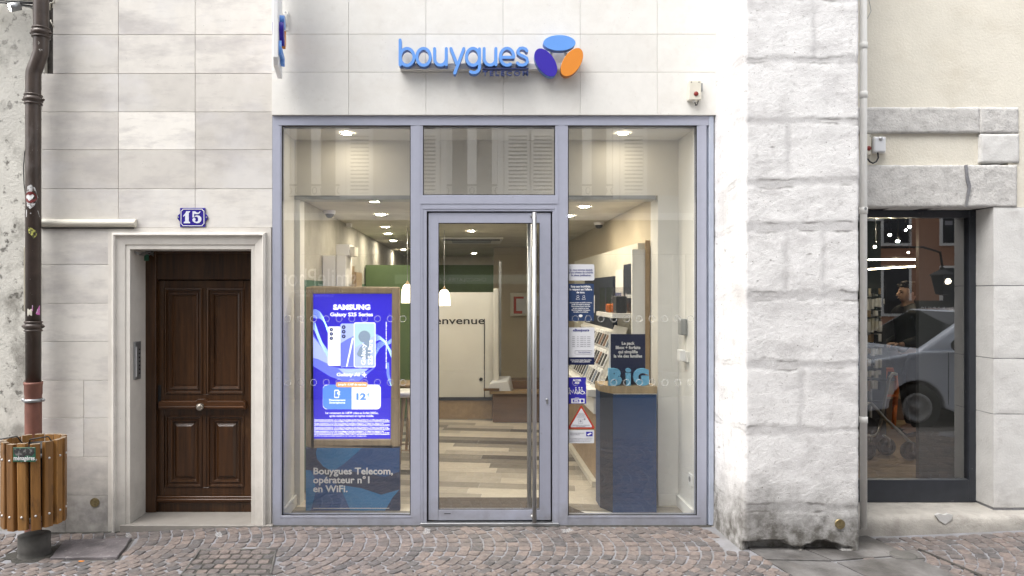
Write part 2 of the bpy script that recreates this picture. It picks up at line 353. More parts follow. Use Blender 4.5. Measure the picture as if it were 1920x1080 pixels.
# ------------------------------------------------------------------ lettering
def text_mesh(st, bold=0., align='LEFT', space=1., ls=1., ex=0.):
    cu = bpy.data.curves.new('lettering', 'FONT'); cu.body = st; cu.align_x = align; cu.offset = bold
    cu.space_character = space; cu.space_line = ls; cu.extrude = ex; cu.resolution_u = 3
    o = bpy.data.objects.new('lettering', cu); COL.objects.link(o)
    dg = bpy.context.evaluated_depsgraph_get(); me = bpy.data.meshes.new_from_object(o.evaluated_get(dg))
    bpy.data.objects.remove(o); bpy.data.curves.remove(cu); return me
def fit_text(st, X0, X1, Z0, Z1, Y, mat, parent, bold=0., align='LEFT', thick=.0012, back=False, ls=1., name='lettering', vert=False, space=1.):
    """text fitted to a rectangle on a plane of constant y; back=True faces the other way (+y)"""
    me = text_mesh(st, bold, align, space, ls, .02)
    xs = [v.co.x for v in me.vertices]; ys = [v.co.y for v in me.vertices]; a, b, c, d = min(xs), max(xs), min(ys), max(ys)
    o0 = Vector(parent['_o']) if parent is not None else Vector((0, 0, 0))
    for v in me.vertices:
        u = (v.co.x - a) / (b - a); w = (v.co.y - c) / (d - c); h = (v.co.z + .02) / .04
        if vert: u, w = 1 - w, u
        x = X0 + (X1 - X0) * u; z = Z0 + (Z1 - Z0) * w
        y = Y - h * thick if not back else Y + h * thick
        if back: x = X1 - (X1 - X0) * u
        v.co = Vector((x, y, z)) - o0
    me.materials.append(mat); return link(name, me, parent)
def ptext(st, x0, y0, x1, y1, Y, mat, parent, **kw):
    return fit_text(st, PX(x0, Y), PX(x1, Y), PZ(y1, Y), PZ(y0, Y), Y, mat, parent, **kw)
def ribbon(mb, pts, hw, y0, y1, mi=0, mis=None, cap=6, closed=False):
    """flat round-ended stroke along pts (x,z)"""
    P = [Vector(p) for p in pts]; L = []; R = []
    for i, p in enumerate(P):
        d = (P[min(i + 1, len(P) - 1)] - P[max(i - 1, 0)]).normalized()
        if closed and i in (0, len(P) - 1): d = (P[1] - P[-2]).normalized()
        n = Vector((-d.y, d.x))
        L.append(p + n * hw); R.append(p - n * hw)
    def capf(c, d, n):
        return [c + (n * cos(pi * j / cap) + d * sin(pi * j / cap)) * hw for j in range(1, cap)]
    de = (P[-1] - P[-2]).normalized(); ds = (P[0] - P[1]).normalized()
    m = len(P)
    ec = capf(P[-1], de, Vector((-de.y, de.x))); scp = capf(P[0], ds, Vector((-ds.y, ds.x)))
    # quads along the stroke, fans at the ends
    for i in range(m - 1):
        q = [R[i], R[i + 1], L[i + 1], L[i]]
        mb.add([(v.x, y0, v.y) for v in q], [(0, 1, 2, 3)], 0, mi)
        mb.add([(R[i].x, y0, R[i].y), (R[i + 1].x, y0, R[i + 1].y), (R[i + 1].x, y1, R[i + 1].y), (R[i].x, y1, R[i].y)], [(3, 2, 1, 0)], 0, mi if mis is None else mis)
        mb.add([(L[i].x, y0, L[i].y), (L[i + 1].x, y0, L[i + 1].y), (L[i + 1].x, y1, L[i + 1].y), (L[i].x, y1, L[i].y)], [(0, 1, 2, 3)], 0, mi if mis is None else mis)
    for ring in () if closed else ([L[-1]] + ec + [R[-1]], [R[0]] + scp + [L[0]]):
        n = len(ring)
        mb.add([(v.x, y0, v.y) for v in ring], [tuple(range(n - 1, -1, -1))], 0, mi)
        mb.add([(v.x, y0, v.y) for v in ring] + [(v.x, y1, v.y) for v in ring], [(i, i + 1, i + 1 + n, i + n) for i in range(n - 1)], 0, mi if mis is None else mis)
def arc(cx, cy, rx, ry, a0, a1, n=12):
    return [(cx + rx * cos(radians(a0 + (a1 - a0) * i / n)), cy + ry * sin(radians(a0 + (a1 - a0) * i / n))) for i in range(n + 1)]

# ================================================================== GROUND
def gz(x, y):
    def ss(t): t = max(0, min(1, t)); return t * t * (3 - 2 * t)
    return -.055 * ss((-1.6 - x) / 1.6) + .05 * ss((x - 2.9) / 1.5) + .006 * sin(x * 1.3) * min(1, abs(y))
mb = MB(); nx_, ny_ = 64, 12
xs = [-40 + 80 * i / nx_ for i in range(nx_ + 1)]; xs = sorted(set([-200, -80] + [x for x in xs if abs(x) > 6] + [-6 + .25 * i for i in range(49)] + [80, 200]))
ys = [-200, -60, -30, -15, -9, -6.5, -5, -4, -3, -2, -1, -.5, -.2, .05, .6]
n = len(xs); mb.add([(x, y, gz(x, y) - (.005 if y > -3 else .0)) for y in ys for x in xs],
    [(j * n + i, j * n + i + 1, (j + 1) * n + i + 1, (j + 1) * n + i) for j in range(len(ys) - 1) for i in range(n - 1)])
tag(mb.build('ground', m_mortar, recalc=False), kind='structure')
mb = MB().add([(x, y, gz(x, y) + .004) for y in (-60, -9, -6.6, -5, -3.2) for x in xs], [(j * n + i, j * n + i + 1, (j + 1) * n + i + 1, (j + 1) * n + i) for j in range(4) for i in range(n - 1)])
tag(mb.build('road', m_asph, recalc=False), kind='structure')
# areas kept free of cobbles, as polygons on the ground plane from the photograph's outlines
def G(px, py):     # ground point under a pixel
    k = (CH + .0) / (S * (py - CY)); return ((px - CX) * S * k, D * (k - 1))
slab_poly = [G(120, 1003), G(249, 1003), G(222, 1041), G(92, 1038)]
cov_poly = [G(376, 1030), G(518, 1030), G(508, 1076), G(340, 1076)]
pav_polys = [[G(1395, 1024), G(1500, 1027), G(1560, 1052), G(1436, 1050)], [G(1502, 1027), G(1625, 1004), G(1705, 1040), G(1562, 1052)],
             [G(1438, 1052), G(1562, 1054), G(1640, 1090), G(1500, 1090)], [G(1564, 1054), G(1705, 1042), G(1790, 1080), G(1800, 1092), G(1645, 1092)]]
def inside(p, poly, grow=0.):
    c = False; x, y = p
    for i in range(len(poly)):
        (x1, y1), (x2, y2) = poly[i], poly[(i + 1) % len(poly)]
        if (y1 > y) != (y2 > y) and x < (x2 - x1) * (y - y1) / (y2 - y1) + x1: c = not c
    return c
def blocked(x, y):
    if inside((x, y), slab_poly) or any(inside((x, y), q) for q in pav_polys): return True
    if inside((x, y), cov_poly): return True
    if x > 1.85 and x < 2.9 and y > -.60: return True
    if x > 2.7 and y > -.26: return True
    if y > -.03: return True
    if (x + 3.14) ** 2 + (y + .45) ** 2 < .2 ** 2: return True
    return False
mb = MB()
W = 1.02; R = .66; th = math.asin(W / 2 / R); rng = random.Random(3)
def stone(cx, cy, a, L_, T_, rng, mb=mb, dz=0.):
    dx, dy = cos(a), sin(a); hx, hy = L_ / 2, T_ / 2; j = .13
    cor = []
    for sx, sy in ((-1, -1), (1, -1), (1, 1), (-1, 1)):
        u = sx * hx * (1 + rng.uniform(-j, j)); v = sy * hy * (1 + rng.uniform(-j, j)); cor.append((u, v))
    pts = []
    for i in range(4):
        p, q = Vector(cor[i - 1]), Vector(cor[i]); r_ = Vector(cor[(i + 1) % 4]); c = rng.uniform(.06, .20)
        pts += [q.lerp(p, c), q.lerp(r_, c)]
        m_ = q.lerp(r_, .5); m_ = m_ * (1 + rng.uniform(-.03, .05)); pts.append(m_)
    h = .003 + rng.uniform(-.002, .002) + dz; tx, ty = rng.uniform(-.02, .02), rng.uniform(-.02, .02)
    def w(p, s_, hh): X = cx + (p.x * dx - p.y * dy) * s_; Y = cy + (p.x * dy + p.y * dx) * s_; return (X, Y, gz(X, Y) + hh + (tx * (X - cx) + ty * (Y - cy)) * 1.0)
    n_ = len(pts); vs = [w(p, .93, h) for p in pts] + [w(p, 1.0, h - .004) for p in pts] + [w(p, 1.04, -.03) for p in pts] + [w(Vector((0, 0)), 0, h + .0015)]
    fs = [(i, (i + 1) % n_, 3 * n_) for i in range(n_)] + [(i + n_, (i + 1) % n_ + n_, (i + 1) % n_, i) for i in range(n_)] + [(i + 2 * n_, (i + 1) % n_ + 2 * n_, (i + 1) % n_ + n_, i + n_) for i in range(n_)]
    mb.add(vs, fs, max(0, min(1, rng.gauss(.45, .36))), 0, False)
for c in range(4):
    yc = -.42 - c * W
    for r in range(int(11.5 / .086)):
        xb = -5.6 + r * .086 + (.04 if c % 2 else 0)
        ns = 13
        for i in range(ns):
            t_ = -th + 2 * th * (i + .5) / ns + (rng.uniform(-.012, .012))
            sgn = 1
            x = xb + R * cos(t_) - R * cos(th); y = yc + R * sin(t_)
            if blocked(x, y): continue
            stone(x, y, t_, .086 * cos(t_ * .9) * rng.uniform(.80, .93), 2 * th * R / ns * rng.uniform(.80, .92), rng)
tag(mb.build('cobblestones', m_stonec, recalc=False), kind='structure')
mb = MB()
for q in pav_polys:
    c = Vector((sum(p[0] for p in q) / 4, sum(p[1] for p in q) / 4)); q2 = [tuple(c + (Vector(p) - c) * .985) for p in q]
    mb.slab(q2, -.04, lambda x, y: gz(x, y) + .004, rng.random())
tag(mb.build('pavement', m_slab), kind='structure')
t = thing('utility_cover', 'chipped purple-grey stone slab lying on the cobbles beside the litter bin', 'access cover', (*slab_poly[0], -.05))
c = Vector((sum(p[0] for p in slab_poly) / 4, sum(p[1] for p in slab_poly) / 4)); q2 = [tuple(c + (Vector(p) - c) * .97) for p in slab_poly]
qq = []
for i in range(4):
    a, b = Vector(q2[i]), Vector(q2[(i + 1) % 4])
    for j in range(7): p = a.lerp(b, j / 7); qq.append((p.x + rng.uniform(-.004, .004), p.y + rng.uniform(-.004, .004)))
MB().slab(qq, -.10, lambda x, y: gz(x, y) + .020).build('stone_lid', m_slate, t, bevel=.004)
q3 = [tuple(c + (Vector(p) - c) * 1.05) for p in slab_poly]
MB().slab(q3, -.10, lambda x, y: gz(x, y) - .004).build('bedding', m_conc, t)
t = thing('inspection_cover', 'square inspection cover filled with cobbles and ringed by a dark grimy frame', 'access cover', (*cov_poly[0], -.02))
c = Vector((sum(p[0] for p in cov_poly) / 4, sum(p[1] for p in cov_poly) / 4)); q2 = [tuple(c + (Vector(p) - c) * .95) for p in cov_poly]
mb = MB()
for i in range(4):
    mb.tube([(*cov_poly[i], gz(*cov_poly[i]) + .002), (*cov_poly[(i + 1) % 4], gz(*cov_poly[(i + 1) % 4]) + .002)], .008, 6)
mb.build('metal_rim', m_conc, t)
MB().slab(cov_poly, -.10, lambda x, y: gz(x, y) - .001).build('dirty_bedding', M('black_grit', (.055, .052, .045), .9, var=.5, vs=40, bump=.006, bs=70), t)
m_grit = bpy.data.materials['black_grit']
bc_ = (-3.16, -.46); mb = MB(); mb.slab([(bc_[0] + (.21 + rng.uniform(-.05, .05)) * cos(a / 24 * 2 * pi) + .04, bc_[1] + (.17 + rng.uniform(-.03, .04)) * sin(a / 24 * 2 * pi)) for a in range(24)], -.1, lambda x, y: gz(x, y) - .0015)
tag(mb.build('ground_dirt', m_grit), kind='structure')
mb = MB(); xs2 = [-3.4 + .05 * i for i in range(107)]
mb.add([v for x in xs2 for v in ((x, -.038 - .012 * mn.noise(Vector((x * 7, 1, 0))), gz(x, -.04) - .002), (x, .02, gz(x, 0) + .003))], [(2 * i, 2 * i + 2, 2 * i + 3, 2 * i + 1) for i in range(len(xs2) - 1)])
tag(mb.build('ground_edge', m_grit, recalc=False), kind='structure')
sm_ = MB()
A, B, C_, D_ = [Vector(p) for p in cov_poly]
for i in range(7):
    for j in range(5):
        u, v = (i + .5 + (j % 2) * .3) / 7.4, (j + .5) / 5
        if v > .62 and rng.random() < .0: continue
        p = A.lerp(B, u).lerp(D_.lerp(C_, u), v)
        stone(p.x, p.y, rng.uniform(-.15, .15), .068, .060, rng, sm_, .001)
sm_.build('cobble_infill', m_stonec, t, recalc=False)
for (px, py, w_, h_, lb) in ((411, 1002, 9, 8, 'white splash of paint on the cobbles before the wooden door step'), (800, 998, 10, 8, 'white splash of paint below the left side of the shop door'), (1062, 996, 13, 6, 'white splash of paint below the right side of the shop door'), (240, 996, 9, 6, 'white splash of paint at the corner of the stone slab by the bin')):
    q_ = [G(px + (w_ * cos(i / 14 * 2 * pi)) * rng.uniform(.5, 1.1), py + h_ * sin(i / 14 * 2 * pi) * rng.uniform(.5, 1.1)) for i in range(14)]
    mb = MB(); mb.add([(*p, gz(*p) + .0045) for p in q_], [tuple(range(14))])
    tag(mb.build('paint_splash', M('faded_white_paint', (.55, .55, .55), .8, alpha=.35)), lb, 'paint mark')
mb = MB(); cx, cy = G(1694, 1042)
q = [G(1657, 1034), G(1715, 1034), G(1735, 1049), G(1680, 1049)]
t = thing('drain_cover', 'small grey paving plate with a round iron cap near the stone sill', 'drain cover', (cx, cy, 0))
MB().slab(q, -.04, lambda x, y: gz(x, y) + .009).build('plate', m_slab, t)
MB().lathe((cx, cy, gz(cx, cy) + .010), [(0, .004), (.07, .004), (.085, 0), (.085, -.02)]).build('iron_cap', m_conc, t)
mb = MB(); a = G(1723, 1032); b = G(1840, 1082)
mb.tube([(*a, gz(*a) + .004), (*b, gz(*b) + .004)], .010, 6)
tag(mb.build('expansion_joint', m_hole), 'narrow dark metal joint strip crossing the cobbles at the right', 'joint strip')
mb = MB(); p = G(428, 1041); mb.cyl((p[0] * 0 + G(148, 1042)[0], G(148, 1042)[1], gz(-3, -.5) + .012), (G(158, 1042)[0], G(158, 1042)[1], gz(-3, -.5) + .012), .005, n=8)
tag(mb.build('cigarette_end', m_logo_o), 'orange cigarette end lying in front of the stone slab', 'litter')

# ================================================================== LEFT LIMESTONE FACADE
ZT = 6.6
wallL = thing('limestone_wall', 'grey limestone clad house wall around the wooden door', 'wall', (-2.4, 0, 0))
def tw(mb, x0, y0, x1, y1, t, yf=0.): mb.tile(PX(x0), PX(x1), PZ(y1), PZ(y0), yf, .02, t=t)
mb = MB(); rt = random.Random(5)
rowsU = [-562, -500, -440, -367, -295, -223, -151, -79, -7, 65, 138]
for a, b in zip(rowsU[:-1], rowsU[1:]):
    for i, (c0, c1) in enumerate(((99, 222), (222, 366), (366, 511))): tw(mb, c0, a, c1, b, rt.uniform(.28, .56))
TT = {(138, 0): .62, (138, 1): .62, (138, 2): .5, (210, 0): .55, (210, 1): 0., (210, 2): .7, (281, 0): .8, (281, 1): .62, (281, 2): .62,
      (65, 0): .4, (65, 2): .5}
for a, b in ((138, 210), (210, 281), (281, 354)):
    for i, (c0, c1) in enumerate(((78, 222), (222, 366), (366, 511))): tw(mb, c0, a, c1, b, TT.get((a, i), .5))
tw(mb, 78, 354, 222, 427, .65); tw(mb, 222, 354, 366, 427, .3); tw(mb, 366, 354, 511, 427, .3)
for a, b, vj in ((427, 496, None), (496, 569, None), (569, 641, None), (641, 713, None), (713, 784, 157), (784, 857, 157), (857, 929, 122), (929, 1003, 122)):
    if vj: tw(mb, 78, a, vj, b, rt.uniform(.3, .55)); tw(mb, vj, a, 204, b, rt.uniform(.3, .55) + (.35 if a > 900 else 0))
    else: tw(mb, 78, a, 204, b, rt.uniform(.15, .45))
mb.build('cladding_slabs', m_tile, wallL, recalc=False)
mb = MB()
X0, X1 = PX(78), PX(511)
mb.box(X0, PX(243), .018, .32, -.12, PZ(138)); mb.box(PX(99), X1, .018, .32, PZ(138), ZT); mb.box(PX(243), X1, .018, .32, PZ(462), PZ(138)); mb.box(PX(471), X1, .018, .32, -.12, PZ(462))
mb.build('backing_wall', m_joint, wallL)
mb = MB(); mb.cyl((PX(178), -.006, PZ(942)), (PX(178), .0, PZ(942)), .036, n=24); tag(mb.build('survey_disc', m_brass), 'small yellow brass disc low on the limestone wall by the bin', 'marker disc')
# door surround, mitred moulding on three sides
sur = thing('door_surround', 'moulded pale stone surround framing the wooden door', 'door surround', (PX(356), 0, 0))
xa, xb, zt = PX(203), PX(508.5), PZ(427); w = PX(243) - PX(203)
prof = [(0, .02), (0, -.004), (.038, -.004), (.041, -.030), (.058, -.036), (.066, -.030), (.070, -.014), (.132, -.002), (.135, .006), (w, .006), (w + .0002, .30)]
mb = MB(); vs = []; fs = []
ir = PX(508.5) - PX(470.5)
for i, (t_, y) in enumerate(prof):
    f = t_ / w; tr_ = f * ir; vs += [(xa + t_, y, -.06), (xa + t_, y, zt - t_), (xb - tr_, y, zt - t_), (xb - tr_, y, -.06)]
for i in range(len(prof) - 1):
    for j in range(3): a = 4 * i + j; fs.append((a, a + 1, a + 5, a + 4))
mb.add(vs, fs); mb.build('moulding', m_trim, sur, recalc=True)
mb = MB()
for py in (713 + 12, 470): mb.box(PX(206), PX(243) , -.0365, -.0362, PZ(py) - .001, PZ(py) + .001)
# wooden door
dy = .30
door = thing('wooden_door', 'dark brown panelled wooden door with a round central knob, under number 15', 'door', (PX(370, dy), dy, PZ(961, dy)))
mb = MB(); mb.pb(262, 466, 292, 961, dy - .03, .07); mb.pb(292, 468, 492, 524, dy - .012, .04); mb.pb(262, 440, 500, 475, dy - .035, .02)
mb.build('door_frame', m_woodD, door, bevel=.003)
MB().pb(255, 440, 505, 965, dy + .06, .02).build('door_backing', m_hole, door)  # added dark panel, keeps daylight out of the gap above the leaf
def P2(x, y, d): return (PX(x, d), d, PZ(y, d))
leaf = MB(); yl = dy + .012
def fr(mb, x0, y0, x1, y1, yf, w, dep):
    mb.pb(x0, y0, x0 + w, y1, yf, dep); mb.pb(x1 - w, y0, x1, y1, yf, dep); mb.pb(x0 + w, y0, x1 - w, y0 + w, yf + .0003, dep); mb.pb(x0 + w, y1 - w, x1 - w, y1, yf + .0003, dep)
# stiles and rails around four panels
leaf.pb(292, 526, 308, 961, yl, .04); leaf.pb(457, 526, 486, 961, yl, .04)
for (a, b, c, d) in ((308, 526, 457, 540), (308, 739, 457, 779), (308, 914, 457, 961)): leaf.pb(a, b, c, d, yl + .0006, .04)
leaf.pb(379, 540, 387, 739, yl + .0012, .04); leaf.pb(378, 779, 388, 914, yl + .0012, .04)
leaf.pb(293, 527, 486, 960, yl + .035, .01)
leaf.build('door_leaf', m_woodD, door, bevel=.0025)
def panel(x0, y0, x1, y1, raised):
    p = MB(); a = yl
    # stepped moulding rings then a fielded panel
    rings = [(0, a - .006), (3, a - .008), (4.2, a + .010), (8, a + .012), (9.2, a + .004), (12, a + .008), (13.5, a + .022), (16, a + .022), (21 if raised else 17, a + (.004 if raised else .018))]
    vs = []; fs = []
    for o_, yy in rings: vs += [(PX(x0 + o_, dy), yy, PZ(y1 - o_, dy)), (PX(x1 - o_, dy), yy, PZ(y1 - o_, dy)), (PX(x1 - o_, dy), yy, PZ(y0 + o_, dy)), (PX(x0 + o_, dy), yy, PZ(y0 + o_, dy))]
    for i in range(len(rings) - 1):
        for j in range(4): fs.append((4 * i + j, 4 * i + (j + 1) % 4, 4 * i + 4 + (j + 1) % 4, 4 * i + 4 + j))
    e = 4 * (len(rings) - 1); fs.append((e, e + 1, e + 2, e + 3)); p.add(vs, fs); p.build('door_panel', m_woodD, door, recalc=False)
panel(308, 540, 379, 739, False); panel(387, 540, 457, 739, False); panel(309, 779, 378, 914, True); panel(388, 779, 457, 914, True)
mb = MB(); za = PZ(751, dy); zb = PZ(767, dy)
mb.prism([(PX(300, dy), za - .01), (PX(304, dy), za), (PX(370, dy), za), (PX(374, dy), za + .018), (PX(386, dy), za + .018), (PX(392, dy), za), (PX(458, dy), za), (PX(462, dy), za - .01), (PX(462, dy), zb), (PX(300, dy), zb)], yl - .045, yl)
mb.box(PX(302, dy), PX(460, dy), yl - .055, yl - .045, zb + .012, zb + .03)
mb.build('ledge', m_woodDh, door, bevel=.005, seg=2)
kb = MB(); kc = (PX(380, dy), yl - .05, PZ(761, dy)); kb.lathe(kc, [(.0, -.042), (.012, -.041), (.022, -.036), (.031, -.026), (.030, -.016), (.016, -.010), (.014, .0), (.024, .004)], axis='y')
for i in range(12):
    a = 2 * pi * i / 12; kb.ell((kc[0] + .022 * cos(a), kc[1] - .034, kc[2] + .022 * sin(a)), (.0045, .004, .0045), 8, 6)
kb.build('knob', M('tarnished_silver', (.42, .38, .33), .35, .9, var=.3, vs=90), door)
mb = MB(); mb.pb(293, 931, 486, 936, yl - .018, .02); mb.pb(293, 936, 486, 941, yl - .030, .03); mb.pb(293, 941, 486, 944, yl - .014, .015); mb.build('weather_bar', m_woodDh, door, bevel=.003)
mb = MB(); mb.pb(293, 722, 302, 756, yl - .004, .004); mb.cyl((PX(297.5, dy), yl - .007, PZ(741, dy)), (PX(297.5, dy), yl - .004, PZ(741, dy)), .008, n=12); mb.build('keyhole_plate', m_black, door)
mb = MB(); mb.slab([(PX(224, -.035), -.035), (PX(511, -.035), -.035), (PX(511, 0), .30), (PX(243), .30), (PX(243), .0)], -.08, .012)
tag(mb.build('doorstep', m_step, bevel=.004), 'worn beige stone doorstep under the wooden door', 'step')
mb = MB(); mb.box(PX(511), PX(1345), -.03, .3, -.1, -.004); tag(mb.build('threshold_stone', m_step, bevel=.006), 'low stone course along the foot of the shopfront', 'sill')
# intercom on the left reveal, seen edge-on
t = thing('intercom', 'narrow steel intercom panel on the left reveal of the wooden door', 'intercom', (PX(243), .1, 1))
X = PX(243) + .001
mb = MB(); mb.box(X, X + .012, .06, .165, PZ(712, .08), PZ(641, .08)); mb.build('plate', m_steel2, t, bevel=.002)
mb = MB()
mb.box(X + .012, X + .016, .075, .085, PZ(706, .1), PZ(650, .1)); mb.build('light_strip', m_whitep, t)
mb = MB()
for i in range(7): mb.cyl((X + .012, .135, PZ(655 + 7.5 * i, .13)), (X + .017, .135, PZ(655 + 7.5 * i, .13)), .006, n=10)
mb.build('buttons', m_black, t)
t = thing('cable_cluster', 'tangled wires and a green tag in the top corner of the door recess', 'cables', (PX(250), .1, PZ(470)))
mb = MB(); r9 = random.Random(9)
for i in range(4):
    mb.tube([(X + .01 + .05 * j / 4 + r9.uniform(0, .02), .06 + .05 * j, PZ(470 + r9.uniform(0, 9), .1)) for j in range(5)], .004, 6)
mb.build('wires', m_steel2, t)
mb = MB(); mb.box(X + .02, X + .055, .2, .21, PZ(489, .2), PZ(477, .2)); mb.build('tag', m_greens, t)
# house number
t = thing('house_number', 'blue enamel plate reading 15 with white border above the door', 'number plate', (PX(362), 0, PZ(408)))
X0, X1, Z0, Z1 = PX(338.3), PX(386), PZ(426), PZ(390)
zc = (Z0 + Z1) / 2
ear = lambda s_, xc: [(xc, zc - .032), (xc + s_ * .016, zc - .016), (xc + s_ * .022, zc), (xc + s_ * .016, zc + .016), (xc, zc + .032)]
mb = MB(); mb.prism([(X0, Z0), (X1, Z0)] + ear(1, X1) + [(X1, Z1), (X0, Z1)] + ear(-1, X0)[::-1], -.012, -.002)
mb.build('plate', m_enamel, t, bevel=.003)
mb = MB(); i_ = .010; cq = .016
oc = [(X0 + i_, Z0 + i_ + cq), (X0 + i_ + cq * .6, Z0 + i_ + cq * .6), (X0 + i_ + cq, Z0 + i_), (X1 - i_ - cq, Z0 + i_), (X1 - i_ - cq * .6, Z0 + i_ + cq * .6), (X1 - i_, Z0 + i_ + cq),
      (X1 - i_, Z1 - i_ - cq), (X1 - i_ - cq * .6, Z1 - i_ - cq * .6), (X1 - i_ - cq, Z1 - i_), (X0 + i_ + cq, Z1 - i_), (X0 + i_ + cq * .6, Z1 - i_ - cq * .6), (X0 + i_, Z1 - i_ - cq)]
for i in range(12): ribbon(mb, [oc[i], oc[(i + 1) % 12]], .0026, -.0135 - .0001 * (i % 2), -.0125)
mb.build('border', m_whitep, t)
s1 = 1 / 14.77
def NP(u, v): return (PX(300 + u * s1), PZ(370 + v * s1))
mb = MB()
mb.prism([NP(*p) for p in ((745, 390), (855, 390), (850, 408), (815, 440), (815, 670), (850, 690), (850, 722), (678, 722), (678, 690), (718, 665), (718, 500), (668, 545), (662, 520), (730, 430))], -.0145, -.0125)
mb.prism([NP(*p) for p in ((920, 392), (990, 392), (1040, 430), (1090, 425), (1120, 395), (1142, 400), (1110, 450), (1060, 475), (1000, 468), (962, 455), (962, 480), (962, 520), (962, 562), (918, 562))], -.0145, -.0125)
outer = [(918, 562), (962, 562), (990, 520), (1040, 502), (1110, 515), (1160, 560), (1168, 610), (1150, 670), (1100, 712), (1040, 722), (970, 705), (925, 665), (915, 620), (935, 585), (970, 575), (1002, 595), (1002, 635), (982, 655), (1005, 675), (1040, 680), (1075, 650), (1078, 600), (1065, 560), (1030, 540), (985, 545), (962, 564)]
mb.prism([NP(*p) for p in outer[1:]], -.0146, -.0126)
mb.build('lettering', M('enamel_white', (.72, .74, .84), .25), t)
mb = MB()
for x in (335.3, 388.7): mb.cyl((PX(x), -.016, PZ(407.5)), (PX(x), -.01, PZ(407.5)), .006, n=10)
mb.build('screws', m_steel2, t)
# cream trunking
t = thing('cable_trunking', 'short cream plastic trunking running from the drainpipe above the door surround', 'trunking', (PX(78), 0, PZ(418)))
mb = MB(); za, zb = PZ(426), PZ(411.5); zm = (za + zb) / 2; hh = (zb - za) / 2
pp = [(-.001, za - .004), (-.012, za)] + [(-.012 - .035 * sin(pi * i / 8), zm - hh * cos(pi * i / 8) * .95) for i in range(1, 8)] + [(-.012, zb), (-.001, zb)]
vs = [(x, y, z) for x in (PX(77), PX(257)) for y, z in pp]; n = len(pp)
mb.add(vs, [tuple(range(n)), tuple(range(2 * n - 1, n - 1, -1))] + [(i, (i + 1) % n, (i + 1) % n + n, i + n) for i in range(n)]); mb.build('cover', m_cream, t)
mb = MB(); mb.box(PX(77), PX(252), -.014, -.001, za - .014, za - .004); mb.build('back_channel', m_conc, t)

# ================================================================== FAR LEFT NEIGHBOUR
nb = thing('plaster_wall', 'rough grey plaster wall with black mould at the left edge', 'wall', (-4, .05, 0))
MB().box(-8, PX(76), .05, .4, -.15, ZT).build('render', m_plasterL, nb)
MB().box(PX(76) + .001, PX(99.5), .09, .4, PZ(139), ZT).build('recess_shade', m_hole, nb)  # shade of the open recess painted as a dark box
# drainpipe
pd = -.13; r_ = .054
dp = thing('drainpipe', 'brown enamel drainpipe with an offset bend, red cast iron at its foot', 'drainpipe', (PX(63, pd), pd, 0))
xl, xu = PX(62.5, pd), PX(77, pd)
def Zp(y): return PZ(y, pd)
path = [(xu, pd, 6.4), (xu, pd, Zp(40)), (xu, pd, Zp(90)), (xu - .003, pd, Zp(100)), (xu - .016, pd, Zp(108)), ((xl + xu) / 2, pd, Zp(118)), (xl + .014, pd, Zp(128)), (xl + .002, pd, Zp(136)), (xl, pd, Zp(146)), (xl, pd, Zp(300)), (xl, pd, Zp(718))]
MB().tube(path, r_, 24).build('pipe', m_pipe, dp)
MB().lathe((xl, pd, 0), [(.058, Zp(840)), (.058, Zp(745)), (.058, Zp(742)), (.062, Zp(738)), (.062, Zp(722)), (.066, Zp(720)), (.066, Zp(716)), (.05, Zp(716))]).build('cast_iron_foot', m_pipe2, dp)
MB().lathe((xl, pd, 0), [(.058, -.2), (.058, Zp(839))]).build('boot', m_pipe2, dp)
def collar(x, py):
    z = Zp(py); m_ = MB(); m_.lathe((x, pd, z), [(.054, -.040), (.064, -.038), (.066, -.032), (.060, -.026), (.058, -.018), (.067, -.014), (.069, 0), (.067, .014), (.058, .018), (.060, .026), (.066, .032), (.062, .040), (.054, .042)])
    for s_ in (-1, 1): m_.ell((x + s_ * .074, pd, z), (.014, .012, .011))
    m_.build('collar', m_pipe, dp)
collar(xu, 62); collar(xl, 187); collar(xl, 612)
m_ = MB(); m_.lathe((xl, pd, Zp(750)), [(.058, -.012), (.066, -.012), (.066, .012), (.058, .012)])
for s_ in (-1, 1): m_.ell((xl + s_ * .076, pd, Zp(750)), (.016, .010, .012))
m_.build('pipe_clamp', m_steel2, dp)
def pipe_sticker(name, pts, mat, label=None, off=.0015, par=None):   # polygon wrapped round the pipe; pts pixels
    mb = MB(); vs = [];
    for (x, y) in pts:
        dx = max(-.99, min(.99, (PX(x, pd - .05) - xl) / r_)); a = math.asin(dx); rr = r_ + off
        vs.append((xl + rr * sin(a), pd - rr * cos(a), PZ(y, pd - .05)))
    cxp = sum(p[0] for p in pts) / len(pts); cyp = sum(p[1] for p in pts) / len(pts); a = math.asin(max(-.99, min(.99, (PX(cxp, pd - .05) - xl) / r_)))
    vs.append((xl + (r_ + off) * sin(a), pd - (r_ + off) * cos(a), PZ(cyp, pd - .05))); n = len(pts)
    mb.add(vs, [(i, (i + 1) % n, n) for i in range(n)]); return mb.build(name, mat, par)
def circ(cx, cy, rx, ry, n=20): return [(cx + rx * cos(2 * pi * i / n), cy + ry * sin(2 * pi * i / n)) for i in range(n)]
m_stw = M('torn_white_sticker', (.6, .6, .6), .6, var=.2, vs=90, stain=[(60, .5, .56, (.12, .1, .09), .8, None)])
st = thing('round_sticker', 'round dark red sticker with a white heart on the drainpipe', 'sticker', (xl, pd, Zp(370)))
pipe_sticker('torn_backing', [(52, 350), (58, 346), (64, 352), (67, 370), (63, 386), (57, 392), (51, 386), (49, 370)], m_stw, off=.0015, par=st)
pipe_sticker('red_disc', circ(57, 370, 9, 11), M('dark_red_vinyl', (.16, .02, .02), .5), off=.0025, par=st)
pipe_sticker('heart', [(56, 377), (51, 371), (51, 366), (54, 365), (57, 367), (61, 364), (63, 367), (61, 372)], m_whitep, off=.0035, par=st)
